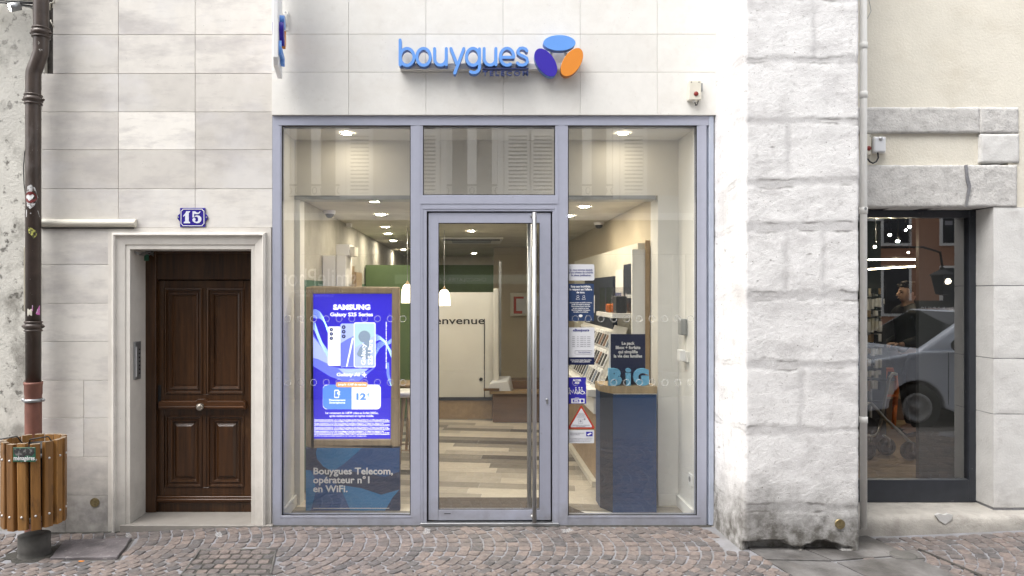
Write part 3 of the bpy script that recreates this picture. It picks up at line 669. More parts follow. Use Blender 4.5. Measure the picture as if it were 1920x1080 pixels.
tag(pipe_sticker('torn_sticker', [(49, 393), (67, 394), (68, 406), (49, 407)], m_stw), 'torn white paper sticker below the round red one on the pipe', 'sticker')
tag(pipe_sticker('yellow_sticker', [(54, 426), (60, 428), (65, 433), (66, 440), (62, 448), (59, 441), (54, 436)], M('yellow_vinyl', (.5, .5, .12), .5, stain=[(60, .5, .52, (.05, .05, .03), .9, None)])), 'yellow scribbled sticker halfway up the drainpipe', 'sticker')
tag(pipe_sticker('pink_sticker', [(60, 572), (74, 573), (74, 591), (66, 590), (60, 582)], M('pink_vinyl', (.65, .16, .5), .5, stain=[(50, .52, .55, (.8, .7, .8), .8, None)])), 'pink square sticker just above the lower pipe collar', 'sticker')
tag(pipe_sticker('cream_sticker', [(52, 579), (60, 579), (60, 592), (52, 592)], m_cream), 'small cream sticker beside the pink one on the pipe', 'sticker')
mb = MB(); mb.pb(44, 463, 53, 583, -.07, .03); tag(mb.build('wooden_batten', M('weathered_batten', (.40, .37, .29), .8, var=.15, vs=8), bevel=.003), 'weathered upright wooden batten fixed beside the drainpipe', 'batten')
mb = MB(); mb.tube([(PX(x, -.02), .03 if i in (0, 6) else .0, PZ(y)) for i, (x, y) in enumerate(((50, 262), (43, 285), (41, 315), (42, 345), (46, 375), (51, 395), (53, 400)))], .004, 6)
tag(mb.build('loose_cable', m_black), 'thin black cable bowing out left of the drainpipe', 'cable')
# spotlight and cables top left
t = thing('spotlight', 'small grey spotlight shining down the plaster wall at top left', 'spotlight', (PX(30, -.1), 0, PZ(15)))
a = Vector((PX(33, -.1), -.10, PZ(12, -.1))); b = Vector((PX(23, -.1), -.13, PZ(17, -.1)))
dv = (b - a).normalized()
MB().cyl(a - dv * .02, b, .030, .034, n=24, caps=True).build('housing', m_steel2, t)
MB().cyl(b + dv * .0005, b + dv * .003, .026, n=20).build('lens', M('lit_lens', (1, .95, .8), emis=20), t)
mb = MB(); mb.tube([tuple(a), tuple(a + Vector((.01, .06, .03))), (a.x + .02, .05, a.z + .05)], .007, 8); mb.build('arm', m_steel2, t)
t = thing('cable_bundle', 'bundle of black cables crossing the top left corner', 'cables', (PX(20), 0, PZ(0)))
for i in range(7):
    mb = MB(); r9 = random.Random(20 + i); y0 = -.03 - i * .012
    mb.tube([(PX(-150 + 55 * j, -.05), y0 + r9.uniform(-.01, .01), PZ(-12 + 3.2 * i + 2.4 * (j - 2) * (.4 + .25 * i) + r9.uniform(-2, 2), -.05)) for j in range(5)], .006 if i != 3 else .010, 8)
    mb.build('cable', m_black if i != 3 else m_cream, t)
mb = MB()
for (xa_, ya_, xb_, yb_) in ((86, 14, 99, 2), (88, 33, 99, 50), (92, 10, 110, -12)): mb.tube([(PX(xa_, -.03), .02, PZ(ya_, -.03)), (PX((xa_ + xb_) / 2, -.03), -.02, PZ((ya_ + yb_) / 2 - 3, -.03)), (PX(xb_, -.03), -.015, PZ(yb_, -.03))], .005, 6)
mb.build('stray_wires', m_cream, t)

# ================================================================== LITTER BIN
by = -.46; bx = PX(64.5, by - .0); gb = gz(bx, by)
kf = kk(by - .22)
bin_ = thing('litter_bin', 'round litter bin of orange stained wooden slats on a concrete foot', 'litter bin', (bx, by, gb))
zt_ = PZ(834, by - .21); zb_ = PZ(998, by - .22); RB = .186
MB().lathe((bx, by, gb), [(.0, .14), (.104, .14), (.104, .03), (.100, .02), (.12, -.03)]).build('foot', m_conc, bin_)
MB().lathe((bx, by, 0), [(0, zb_ + .03), (RB - .035, zb_ + .03), (RB - .032, zt_ - .05), (RB - .04, zt_ - .05), (RB - .045, zb_ + .05), (0, zb_ + .05)]).build('metal_liner', M('black_metal_liner', (.02, .02, .02), .5, .5), bin_)
mb = MB()
for z in (zb_ + .06, zt_ - .10): mb.lathe((bx, by, z), [(RB - .030, -.015), (RB - .018, -.015), (RB - .018, .015), (RB - .030, .015)], 40)
mb.build('hoops', m_steel2, bin_)
ns = 15; rs = random.Random(2)
for i in range(ns):
    a = -pi / 2 + 2 * pi * (i + .42) / ns
    n_ = Vector((cos(a), sin(a), 0)); s_ = Vector((-sin(a), cos(a), 0)); c = Vector((bx, by, 0)) + n_ * (RB - .017)
    hw = .0325; tk = .034; jz = rs.uniform(-.006, .004); lean = rs.uniform(-.004, .004)
    mb = MB(); vs = []
    for z, o_ in ((zb_ + jz, lean), (zt_ + jz, -lean)):
        for (u, v) in ((-hw, 0), (-hw + .004, tk * .9), (-hw + .010, tk), (hw - .010, tk), (hw - .004, tk * .9), (hw, 0)):
            vs.append(c + s_ * (u + o_) + n_ * v + Vector((0, 0, z)))
    mb.add(vs, [(0, 1, 2, 3, 4, 5)] + [(j, (j + 1) % 6, (j + 1) % 6 + 6, j + 6) for j in range(6)], rs.random()); mb.add(vs[6:], [(5, 4, 3, 2, 1, 0)], .5, 1)
    sl_ = mb.build('slat', [m_slat, m_slatend], bin_)
    sc_ = MB()
    for z in (zb_ + .095, zt_ - .115): p = c + n_ * (tk) + Vector((0, 0, z)); sc_.lathe(p, [(.0, 0)], 3) if 0 else sc_.ell(p, (.0085, .0085, .0085), 10, 6)
    sc_.build('bolt', m_whitep if 0 else M('galvanised_bolt', (.6, .6, .6), .3, .6) if i == 0 else bpy.data.materials['galvanised_bolt'], sl_)
mb = MB()
for s_ in (-1, 1):
    z = zt_ + .0; x = bx + s_ * .11
    mb.tube([(x - .07, by - .12, z - .02), (x - .06, by - .13, z + .02), (x + .05 , by - .10, z + .035), (x + .06, by - .06, z - .02)], .005, 8)
mb.build('wire_clip', m_black, bin_)
t = thing('bin_label', 'small green enamel label, half burnt, on the front of the litter bin', 'label plate', (bx, by - .27, zt_))
yl_ = by - RB - .022
MB().pb(24.5, 839, 66.5, 866, yl_, .004).build('plate', m_greens, t, bevel=.001)
mb = MB(); mb.prism([(PX(x, yl_), PZ(y, yl_)) for x, y in ((26, 841), (64, 840.5), (65, 849), (60, 855), (50, 853), (43, 858), (33, 856), (26, 850))], yl_ - .0015, yl_ - .0004); mb.build('burnt_patch', m_soot, t)
ptext('ménagères', 26, 855, 65, 865.5, yl_ - .0018, m_whitep, t, bold=.01)

# ================================================================== WALL ABOVE SHOP
YW = -.022
t = thing('pale_stone_fascia', 'pale limestone slab facade above the shopfront behind the raised logo', 'wall', (0, 0, PZ(217)))
mb = MB(); cols = [511, 654.5, 799, 943, 1087, 1231, 1341]; rows = [-562, -500, -440, -367, -294, -222, -150, -78, -6, 66, 137, 217]
for a, b in zip(rows[:-1], rows[1:]):
    for c0, c1 in zip(cols[:-1], cols[1:]): mb.tile(PX(c0), PX(c1), PZ(b), PZ(a), YW, .02, t=rt.random(), ch=.0015, g=.001)
mb.build('cladding_slabs', m_white, t, recalc=False)
mb = MB(); mb.box(PX(511), PX(1341), -.003, .3, PZ(217) + .0005, ZT); mb.build('backing_wall', m_joint, t)

# logo sign
t = thing('logo_sign', 'raised sky blue shop name with three oval petals above the door', 'shop sign', (PX(920), YW, PZ(117)))
z4 = lambda u, v, y: (PX(500 + u / 3.097, y), PZ(v / 3.097, y))
yf = -.125; hw = 8.8 / 3.097 * S * .98
strokes = [
    [(775, 232), (775, 376)],
    arc(815, 330, 40, 49, 0, 360, 28),
    arc(911, 330, 39, 49, 0, 360, 28),
    [(975, 282), (975, 335)] + arc(1009, 338, 34, 40, 180, 0, 14) + [(1043, 282)],
    [(1070, 282), (1105, 372)],
    [(1145, 282), (1092, 424)],
    arc(1198, 330, 38, 49, 0, 360, 28),
    [(1236, 284), (1236, 390)] + arc(1203, 390, 33, 32, 0, 125, 10)[1:],
    [(1263, 282), (1263, 335)] + arc(1297, 338, 34, 40, 180, 0, 14) + [(1331, 282)],
    [(1358, 333), (1434, 333)],
    arc(1396, 330, 39, 49, 0, -300, 24),
    [(1511, 296), (1503, 285), (1487, 279), (1470, 282), (1459, 295), (1462, 311), (1475, 321), (1495, 329), (1511, 340), (1515, 358), (1505, 372), (1487, 379), (1468, 377), (1456, 366)],
]
strokes += [[(1043, 300), (1043, 376)], [(1331, 300), (1331, 376)]]
mb = MB()
for i, st_ in enumerate(strokes):
    cl_ = abs(st_[0][0] - st_[-1][0]) < .01 and abs(st_[0][1] - st_[-1][1]) < .01
    ribbon(mb, [z4(u, v, yf) for u, v in st_], hw, yf - .00035 * i, yf + .055, 0, 1, closed=cl_)
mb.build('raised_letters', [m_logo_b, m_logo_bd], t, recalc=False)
mb = MB(); mb.pb(750, 118.5, 1078, 130, yf + .058, .045); mb.build('mounting_bar', m_pvc, t, bevel=.002)
mb = MB(); mb.pb(905, 127.2, 991, 128.6, yf, .06); mb.build('underline', m_logo_n, t)
ptext('TELECOM', 905, 134, 990, 143, yf, m_logo_n, t, bold=.012, thick=.02, space=1.35, name='small_letters')
def petal(cu, cv, a_, b_, ang, mat):
    n_ = 40; pts = []
    for i in range(n_):
        q = 2 * pi * i / n_; u = a_ * cos(q); v = b_ * sin(q); A_ = radians(ang)
        pts.append(z4(cu + u * cos(A_) - v * sin(A_), cv + u * sin(A_) + v * cos(A_), yf))
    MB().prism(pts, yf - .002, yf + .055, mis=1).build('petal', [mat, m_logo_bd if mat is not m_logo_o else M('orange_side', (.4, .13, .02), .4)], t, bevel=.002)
petal(1700, 249, 94, 46, 0, m_logo_b); petal(1621, 363, 92, 52, 57, m_logo_p); petal(1773, 361, 92, 51, -58, m_logo_o)
mb = MB()
for (a, b) in (((1660, 270), (1655, 320)), ((1735, 275), (1755, 315)), ((1680, 378), (1725, 380))):
    p, q = z4(*a, yf), z4(*b, yf); mb.tube([(p[0], yf + .07, p[1]), (q[0], yf + .07, q[1])], .014, 6)
mb.build('bracket', m_pvc, t)

# projecting sign
t = thing('projecting_sign', 'white projecting sign with raised petal logo fixed at the left of the fascia', 'shop sign', (PX(530), 0, PZ(60)))
ya, yb = -.45, -.09; Xs = PX(529.5, yb); tk = .037
zb0 = PZ(148, yb); 
mb = MB(); q = [(ya, zb0 + .05), (ya + .03, zb0), (yb, zb0), (yb, 4.62), (ya + .03, 4.62), (ya, 4.57)]
vs = [(x, y, z) for x in (Xs - tk, Xs) for y, z in q]; mb.add(vs, [tuple(range(6)), tuple(range(11, 5, -1))] + [(i, (i + 1) % 6, (i + 1) % 6 + 6, i + 6) for i in range(6)])
mb.build('panel', m_whitep, t, bevel=.004)
def side_oval(cy_, cz, ry, rz, ang, mat, s_=1):
    m_ = MB(); n_ = 28; vs = []
    for x in (Xs + .0005, Xs + .032) if s_ > 0 else (Xs - tk - .008, Xs - tk - .0005):
        for i in range(n_):
            q_ = 2 * pi * i / n_; u = ry * cos(q_); v = rz * sin(q_); A_ = radians(ang)
            vs.append((x, cy_ + u * cos(A_) - v * sin(A_), cz + u * sin(A_) + v * cos(A_)))
    m_.add(vs, [tuple(range(n_)), tuple(range(2 * n_ - 1, n_ - 1, -1))] + [(i, (i + 1) % n_, (i + 1) % n_ + n_, i + n_) for i in range(n_)]); m_.build('petal', mat, t)
for s_ in (1, -1):
    side_oval(-.26, PZ(42, -.26), .085, .045, 0, m_logo_b, s_); side_oval(-.335, PZ(64, -.33), .085, .045, 120, m_logo_p, s_); side_oval(-.185, PZ(74, -.19), .085, .045, 62, m_logo_o, s_)
me = fit_text('bouygues', 0, 1, 0, 1, 0, m_logo_b, None, bold=.02, thick=.02)
for v in me.data.vertices: v.co = Vector((Xs + .001 + (-v.co.y), ya + .03 + (yb - ya - .06) * v.co.x, PZ(119, -.3) + .13 * v.co.z)) - Vector(t['_o'])
me.parent = t; me.name = 'lettering'
rm_ = Matrix.Rotation(radians(10.2), 4, 'Z'); o0 = Vector((Xs, yb, 0)) - Vector(t['_o'])
for ch in t.children:
    if not ch.name.startswith(('bracket', 'arm', 'screw')):
        for v in ch.data.vertices: v.co = rm_ @ (v.co - o0) + o0
mb = MB(); mb.pb(533, 22, 541, 57, YW - .008, .008); mb.box(Xs - .02, PX(541), YW - .02, YW - .008, PZ(50), PZ(30)); mb.build('bracket', m_pvc, t)
mb = MB(); mb.box(Xs - .012, Xs - .002, yb - .002, YW - .021, PZ(48), PZ(32)); mb.build('arm', m_pvc, t)
mb = MB()
for y in (26, 53): mb.ell((PX(537), YW - .009, PZ(y)), (.006, .004, .006), 8, 6)
mb.build('screws', m_steel2, t)

# alarm box
def alarm(px0, py0, px1, py1, y, label, cables=True):
    t = thing('alarm_box', label, 'alarm box', (PX((px0 + px1) / 2, y), y, PZ(py1, y)))
    mb = MB(); mb.pb(px0, py0, px1, py1, y - .055, .055); mb.build('case', m_cream, t, bevel=.004)
    cx_, cz_ = PX((px0 + px1) / 2 + 2, y - .06), PZ(py0 + (py1 - py0) * .68, y - .06)
    MB().lathe((cx_, y - .056, cz_), [(0, -.006), (.016, -.006), (.018, -.002), (.018, 0)], axis='y').build('red_button', m_red, t)
    mb = MB()
    for sx in (.2, .8): mb.ell((PX(px0 + (px1 - px0) * sx, y - .055), y - .056, PZ(py0 + 3, y - .055)), (.004, .003, .004), 8, 6)
    mb.build('screws', m_black, t)
    if cables:
        mb = MB()
        mb.cyl((PX(px0 + 7, y), y - .03, PZ(py1, y)), (PX(px0 + 7, y), y - .03, PZ(py1, y) - .03), .012); mb.build('gland', m_pvc, t)
        mb = MB(); mb.tube([(PX(px0 + 7, y), y - .03, PZ(py1 + 5)), (PX(px0 + 10, y), y - .03, PZ(py1 + 12)), (PX(px0 + 13, y), y - .03, PZ(py1 + 14))], .004, 6)
        mb.tube([(PX(px0 + 16, y), y - .03, PZ(py1 + 1)), (PX(px0 + 13, y), y - .03, PZ(py1 + 12)), (PX(px0 + 9, y), y - .03, PZ(py1 + 14))], .004, 6); mb.build('cable', m_black, t)
    return t
t = alarm(1292, 151, 1315, 187, YW, 'beige alarm box with a dark red button at the right of the fascia')
MB().pb(1315, 156, 1318, 170, YW - .04, .03).build('side_latch', m_steel2, t)

# ================================================================== SHOPFRONT
sf = thing('shopfront', 'lilac grey aluminium shopfront with glass door between two tall windows', 'shopfront', (0, 0, 0))
mb = MB(); f0 = 0.; fd = .075
mb.pb(511, 217.3, 1338, 235, f0, fd)                         # head
mb.pb(511, 235, 528, 985, f0, fd); mb.pb(1307, 235, 1325, 985, f0, fd)
mb.pb(770, 235, 793, 985, f0, fd); mb.pb(1041, 235, 1065, 985, f0, fd)
mb.pb(528, 967, 770, 985, f0, fd); mb.pb(1065, 967, 1307, 985, f0, fd)
mb.pb(793, 366, 1041, 392, f0, fd)
mb.build('frame', m_frame, sf, bevel=.0015)
mb = MB()
for (a, b) in ((522, 776), (787, 1047), (1059, 1313)): mb.pb(a, 232.6, b, 234.6, f0 - .004, .004)
mb.pb(787, 367, 1047, 382, f0 - .004, .0038)
for x in (524.5, 787.3, 1046.2, 1310.5): mb.pb(x, 236, x + 1.1, 966 if x in (524.5, 1310.5) else 984, f0 - .0025, .0025)
mb.pb(524, 969.5, 773, 970.6, f0 - .0025, .0025); mb.pb(1062, 969.5, 1312, 970.6, f0 - .0025, .0025)
mb.build('glazing_bead', m_frame, sf)
mb = MB(); mb.pb(1325.5, 218, 1329.5, 985, f0 + .02, .06); mb.pb(1329.5, 217.5, 1338.5, 985, f0 - .006, .08); mb.build('side_post', m_frame2, sf, bevel=.002)
mb = MB()   # door jambs, stepped
mb.pb(793, 392, 800, 982, f0 + .004, .07); mb.pb(1036, 392, 1041, 982, f0 + .004, .07); mb.pb(800, 392, 1036, 396, f0 + .0045, .07)
mb.build('door_jamb', m_frame, sf, bevel=.001)
def gask(mb, x0, y0, x1, y1, yf, w=1.4):
    mb.pb(x0, y0, x1, y0 + w, yf, .02); mb.pb(x0, y1 - w, x1, y1, yf, .02); mb.pb(x0, y0 + w, x0 + w, y1 - w, yf, .02); mb.pb(x1 - w, y0 + w, x1, y1 - w, yf, .02)
mb = MB()
for q in ((528, 235, 770, 967), (793, 235, 1041, 366), (1065, 235, 1307, 967)): gask(mb, *q, f0 + .006)
mb.pb(800, 396, 1036, 398.6, f0 + .03, .04); mb.pb(800, 398, 803, 981, f0 + .03, .04); mb.pb(1033, 398, 1036, 981, f0 + .03, .04)
mb.pb(800, 975.5, 1036, 981, f0 + .035, .04)
mb.build('gasket', m_gasket, sf)
panes = {}
for nm, q in (('left', (527, 234, 771, 968)), ('mid', (792, 234, 1042, 367)), ('right', (1064, 234, 1308, 968))):
    mb = MB(); X0, X1, Z0, Z1 = PX(q[0]), PX(q[2]), PZ(q[3]), PZ(q[1]); y = .035
    mb.add([(X0, y, Z0), (X1, y, Z0), (X1, y, Z1), (X0, y, Z1)], [(0, 1, 2, 3)]); panes[nm] = mb.build('window_pane', m_glass, sf, recalc=False)
ring = None
for pane, xs_ in (('left', [538 + 24.1 * i for i in range(10)]), ('right', [1080 + 24.1 * i for i in range(10)])):
    for py in (598, 718):
        for x in xs_:
            if ring is None:
                mb = MB(); mb.tube([(.024 * cos(2 * pi * i / 28), 0, .024 * sin(2 * pi * i / 28)) for i in range(29)], .0021, 5)
                ring = mb.build('frosted_ring', m_ring, None); o = ring
            else: o = ring.copy(); COL.objects.link(o)
            o.parent = panes[pane]; o.location = (PX(x), .031, PZ(py))
# door leaf
dl = MB(); yf = .018
dl.pb(803.5, 399, 822, 975, yf, .05); dl.pb(1012, 399, 1032.5, 975, yf, .05); dl.pb(822, 399, 1012, 418, yf, .05); dl.pb(822, 956, 1012, 975, yf, .05)
door2 = dl.build('glass_door', m_frame, sf, bevel=.0015)
mb = MB(); gask(mb, 821.5, 417.5, 1012.5, 956.5, yf + .004, 1.6); mb.pb(833, 962.5, 845, 963.8, yf - .0012, .002); mb.build('door_gasket', m_gasket, door2)
mb = MB(); X0, X1, Z0, Z1 = PX(821), PX(1013), PZ(957), PZ(417); mb.add([(X0, .045, Z0), (X1, .045, Z0), (X1, .045, Z1), (X0, .045, Z1)], [(0, 1, 2, 3)]); mb.build('door_pane', m_glass, door2, recalc=False)
yh = -.055
mb = MB(); mb.cyl((PX(1002, yh), yh, PZ(980, yh)), (PX(1002, yh), yh, PZ(398, yh)), .0165, n=28)
for py in (405, 966): mb.cyl((PX(998, yh), yh, PZ(py)), (PX(998, yh), yf, PZ(py)), .010, n=12)
mb.build('pull_bar', m_steel, door2)
mb = MB(); mb.cyl((PX(992.5, .11), .11, PZ(956, .11)), (PX(992.5, .11), .11, PZ(418, .11)), .018, n=24); mb.build('inner_pull_bar', m_steel2, door2)
mb = MB(); mb.lathe((PX(1026), yf, PZ(750)), [(0, -.008), (.009, -.007), (.011, -.0), (.011, 0)], axis='y'); mb.pb(1024.3, 751, 1027.7, 757, yf - .006, .006); mb.build('lock', m_steel2, door2)
mb = MB(); mb.pb(788, 981.5, 1048, 986.5, -.02, .12); tag(mb.build('threshold_plate', m_steel2, sf, bevel=.002))

# ================================================================== SHOP INTERIOR
sh = thing('shop_interior', 'warmly lit telephone shop room behind the shopfront glass', 'room', (0, .5, 0))
ZC = 2.68; YB = 11.; XL, XR = -1.5, 1.62
mb = MB()
yy = .5; rp = random.Random(11)
ca, sa = cos(radians(-7)), sin(radians(-7))
v_ = -.2; row = 0
while v_ < 13:
    u_ = -3.5 - rp.random() * 1.3
    while u_ < 4.5:
        L_ = rp.choice((.9, 1.2, 1.5)); w_ = .19
        q = [(u_ + .001, v_ + .001), (u_ + L_ - .001, v_ + .001), (u_ + L_ - .001, v_ + w_ - .001), (u_ + .001, v_ + w_ - .001)]
        mb.add([(a * ca - b * sa, .1 + a * sa + b * ca, .004) for a, b in q], [(0, 1, 2, 3)], rp.choice((0, .08, .3, .5, .62, .75, .95)))
        u_ += L_
    v_ += .19; row += 1
# keep only planks inside the room
keep = [i for i, f in enumerate(mb.f) if .08 < min(mb.v[j][1] for j in f) and max(mb.v[j][1] for j in f) < YB + .2 and min(mb.v[j][0] for j in f) > -2.9 and max(mb.v[j][0] for j in f) < 3.0]
m2 = MB(); m2.v = mb.v; m2.f = [mb.f[i] for i in keep]; m2.t = [mb.t[i] for i in keep]; m2.mi = [0] * len(keep); m2.sm = [False] * len(keep)
m2.build('plank_floor', m_plank, sh, recalc=False)
MB().box(-1.9, 3.0, .08, YB + .3, -.1, -.001).build('subfloor', m_white_in, sh)
MB().box(XL - .2, XR + .45, .62, YB + .3, ZC, ZC + .1).build('ceiling', m_ceil, sh)
MB().box(-1.65, 1.95, .08, .5, 3.14, 3.2).build('bay_ceiling', m_white_in, sh)
MB().box(-1.65, 1.95, .50, .62, 2.665, 3.2).build('bulkhead', m_bulk, sh)
mb = MB(); mb.box(-1.5, 1.60, .488, .63, 2.63, 2.665); mb.build('lintel_rail', m_steel2, sh)
MB().box(-1.65, -1.5, .08, .5, -.02, 3.15).build('left_bay_wall', m_white_in, sh)
MB().box(-1.65, -1.455, .5, .66, -.02, 2.665).build('left_post', m_white_in, sh)
MB().box(-1.65, XL, .66, .80, -.02, ZC + .02).build('green_pilaster', m_greenD, sh)
MB().box(-1.65, XL - .01, .80, YB, -.02, 1.95).build('green_side_wall', m_greenD, sh)
MB().box(-1.65, XL - .02, .80, YB, 1.95, ZC + .02).build('grey_side_wall', M('grey_side_paint', (.40, .38, .33), .8, var=.2, vs=2, stain=[(3, .5, .7, (.27, .26, .22), .6, None)]), sh)
MB().box(1.795, 1.95, .08, .5, -.02, 3.15).build('right_bay_wall', m_white_in, sh)
MB().box(XR, 1.95, .5, .74, -.02, 2.665).build('right_post', m_white_in, sh)
MB().box(XR + .02, 1.95, .74, YB, -.02, ZC + .02).build('right_side_wall', m_beige, sh)
MB().box(XL - .1, 2.1, YB, YB + .2, -.02, 2.48).build('back_wall', m_green, sh)
MB().box(XL - .1, 2.1, YB - .01, YB + .2, 2.48, ZC + .02).build('back_wall_top', m_ceil, sh)
MB().box(.46, XR + .1, 7.6, 7.8, -.02, ZC).build('beige_partition', m_beige, sh)
mb = MB(); mb.box(-1.5, -1.478, .08, .5, 0.004, .10); mb.box(1.773, 1.795, .08, .5, .004, .10); mb.box(XR, 1.795, .486, .5, .004, .10); mb.build('skirting', m_white_in, sh, bevel=.003)
# white partition with word
yp = 4.6
mb = MB(); mb.pb(787, 548, 940, 745, yp, .1); mb.build('white_partition', m_white_in, sh)
mb = MB(); mb.pb(787, 751, 940, 787, yp - .004, .1); mb.build('oak_plinth', m_oak, sh)
mb = MB(); mb.pb(787, 745, 922, 751, yp - .02, .02); mb.pb(907.5, 598, 909, 750, yp - .012, .012); mb.build('partition_trim', m_dgrey, sh)
mb = MB(); mb.cyl((PX(902, yp), yp - .02, PZ(711, yp)), (PX(902, yp), yp, PZ(711, yp)), .025, n=16); mb.build('partition_handle', m_black, sh)
ptext('Bienvenue', 794, 594, 909, 608, yp - .003, m_black, sh, bold=.012, name='wall_lettering')
mb = MB(); mb.pb(926, 541, 935, 745, yp - .25, .2); mb.build('white_column', m_white_in, sh, bevel=.01)
mb = MB(); mb.pb(935.5, 490, 940, 745, yp - .02, .05); mb.build('grey_post', m_steel2, sh)
mb = MB(); mb.box(-1.5, PX(787, 4.6) - .002, 4.6, 4.9, .01, 2.23); mb.build('green_partition', m_green, sh)
MB().pb(822, 938.5, 1120, 958, .13, .0).build('unused', m_mat, sh) if 0 else None
mb = MB(); mb.slab([(-.42, .14), (1.02, .14), (.72, .70), (-.42, .70)], .005, .014); tag(mb.build('doormat', m_mat), 'dark brown ribbed doormat just inside the glass door', 'doormat')

# ceiling spots
def ring_spot(X, Y, Z, r=.047, m_lamp=m_lamp):
    t = thing('ceiling_spot', 'round recessed ceiling spotlight', 'ceiling light', (X, Y, Z), 'recessed ceiling spots')
    MB().lathe((X, Y, Z), [(r * 1.0, -.004), (r * 1.35, -.005), (r * 1.45, -.001)], 20).build('trim', m_steel2, t)
    MB().add([(X + r * cos(-2 * pi * i / 16), Y + r * sin(-2 * pi * i / 16), Z - .005) for i in range(16)], [tuple(range(16))]).build('lens', m_lamp, t, recalc=False)
    return t
s0 = ring_spot(-.96, 2.07, ZC - .001)
s0['label'] = 'round recessed spot in the left ceiling row, its unseen foremost spot added for light'; s0['group'] = 'left ceiling spots'
for p in ((-.88, .95), (-1.08, 3.49), (-1.17, 4.55), (-1.24, 5.9), (-1.3, 8.3)): copy_tree(s0, loc=(*p, ZC - .001))  # foremost one is added, unseen behind the lintel, to light the cabinets
for (p, lb) in (((.0, .95), 'added unseen spot behind the door transom, in line with the door'), ((.85, .95), 'added unseen spot behind the lintel of the right window'), ((.02, 4.1), 'round recessed spot seen above the air conditioning grille'), ((.1, 9.6), 'round recessed spot farthest back beside the green wall'),  # first two are added out of sight to brighten the front of the room
          ((1.13, 1.37), 'round recessed spot at upper left of the right window, nearest the glass'), ((1.10, 2.2), 'round recessed spot behind the nearest one in the right window')):
    c_ = copy_tree(s0, loc=(*p, ZC - .001)); c_['label'] = lb; del c_['group']
for px_, lb in ((650, 'round spot at the top of the left window bay'), (1168, 'round spot at the top of the right window bay')):
    c_ = ring_spot(PX(px_, .22), (.22), 3.138, .040, m_lampb); c_['label'] = lb; del c_['group']
def dome(px, py, y, label):
    X, Z = PX(px, y), ZC; t = thing('dome_camera', label, 'camera', (X, y, Z))
    MB().lathe((X, y, Z), [(.062, 0), (.062, -.02), (.052, -.038)]).build('housing', m_whitep, t)
    MB().ell((X, y, Z - .04), (.045, .045, .04)).build('dome', m_black, t)
dome(618, 386, 1.72, 'white dome camera on the ceiling in the left window'); dome(1123, 443, 2.9, 'white dome camera on the ceiling in the right window')
t = thing('air_conditioner', 'white ceiling air conditioning grille seen through the top of the door', 'air conditioner', (0, 6, ZC))
MB().box(-.45, .52, 5.2, 6.3, ZC - .03, ZC - .002).build('panel', m_white_in, t, bevel=.006)
mb = MB()
for i in range(9): mb.box(-.28, .35, 5.45 + .07 * i, 5.48 + .07 * i, ZC - .036, ZC - .031)
mb.build('grille', m_steel2, t)
mb = MB(); mb.box(-.4, .47, 5.22, 5.27, ZC - .05, ZC - .031); mb.build('flap', m_dgrey, t)
t = thing('wall_sensor', 'small white wall detector high up behind the left window', 'sensor', (PX(612, 1.5), 1.5, PZ(412, 1.5)))
MB().box(XL + .0, XL + .06, 3.0, 3.1, PZ(425, 3), PZ(402, 3)).build('case', m_whitep, t, bevel=.008)
# pendants
def pendant(px, py0, py1, y, label):
    X = PX(px, y); za, zb = PZ(py1, y), PZ(py0, y); t = thing('pendant_lamp', label, 'pendant lamp', (X, y, za)); h = zb - za; r = .082
    MB().lathe((X, y, za), [(r, 0), (r * .98, h * .25), (r * .88, h * .62), (r * .62, h * .80), (r * .3, h * .86)]).build('shade', m_lamps, t)
    MB().lathe((X, y, za), [(r * .35, h * .86), (r * .25, h * .92), (.01, h)]).build('cap', m_oak, t)
    MB().cyl((X, y, zb), (X, y, ZC), .004, n=6).build('cord', m_steel2, t)
pendant(764, 527, 568, 3.6, 'glowing white pendant lamp at the right edge of the left window')
pendant(833, 538, 573, 4.0, 'glowing white pendant lamp seen through the door glass')
# tall white cabinets left
t = thing('storage_cabinet', 'three tall white cabinet doors behind the left advertising screen', 'cabinet', (PX(612, 1.7), 1.7, 0))
for i, (a, b) in enumerate(((577, 603), (604.5, 629), (630.5, 648))): MB().box(PX(a, 1.7), PX(b, 1.7), 1.7, 2.1, .01, PZ(479, 1.7)).build('door', m_white_in, t, bevel=.004)
t = thing('cardboard_box', 'white archive box standing on top of the tall cabinets', 'box', (PX(646, 1.75), 1.75, PZ(479, 1.7)))
MB().box(PX(630, 1.75), PX(655, 1.75), 1.75, 2.05, PZ(478.5, 1.7), PZ(458, 1.75)).build('carton', m_white_in, t, bevel=.004)
MB().box(PX(655.5, 1.75), PX(664, 1.75), 1.78, 2.0, PZ(478.5, 1.7), PZ(462, 1.75)).build('lid_flap', m_cream, t, bevel=.003)
t = thing('bookcase', 'oak shelf unit beside the tall white cabinets', 'shelf unit', (PX(656, 1.9), 1.9, 0))
MB().box(PX(649, 1.9), PX(653, 1.9), 1.9, 2.3, .01, PZ(497, 1.9)).build('side_panel', m_oak, t); MB().box(PX(664, 1.9), PX(668, 1.9), 1.9, 2.3, .01, PZ(510, 1.9)).build('side_panel', m_oak, t)
mb = MB()
for z in (.6, 1.0, 1.4, 1.8): mb.box(PX(653, 1.9), PX(664, 1.9), 1.92, 2.3, z, z + .03)
mb.build('shelf', m_oak, t)
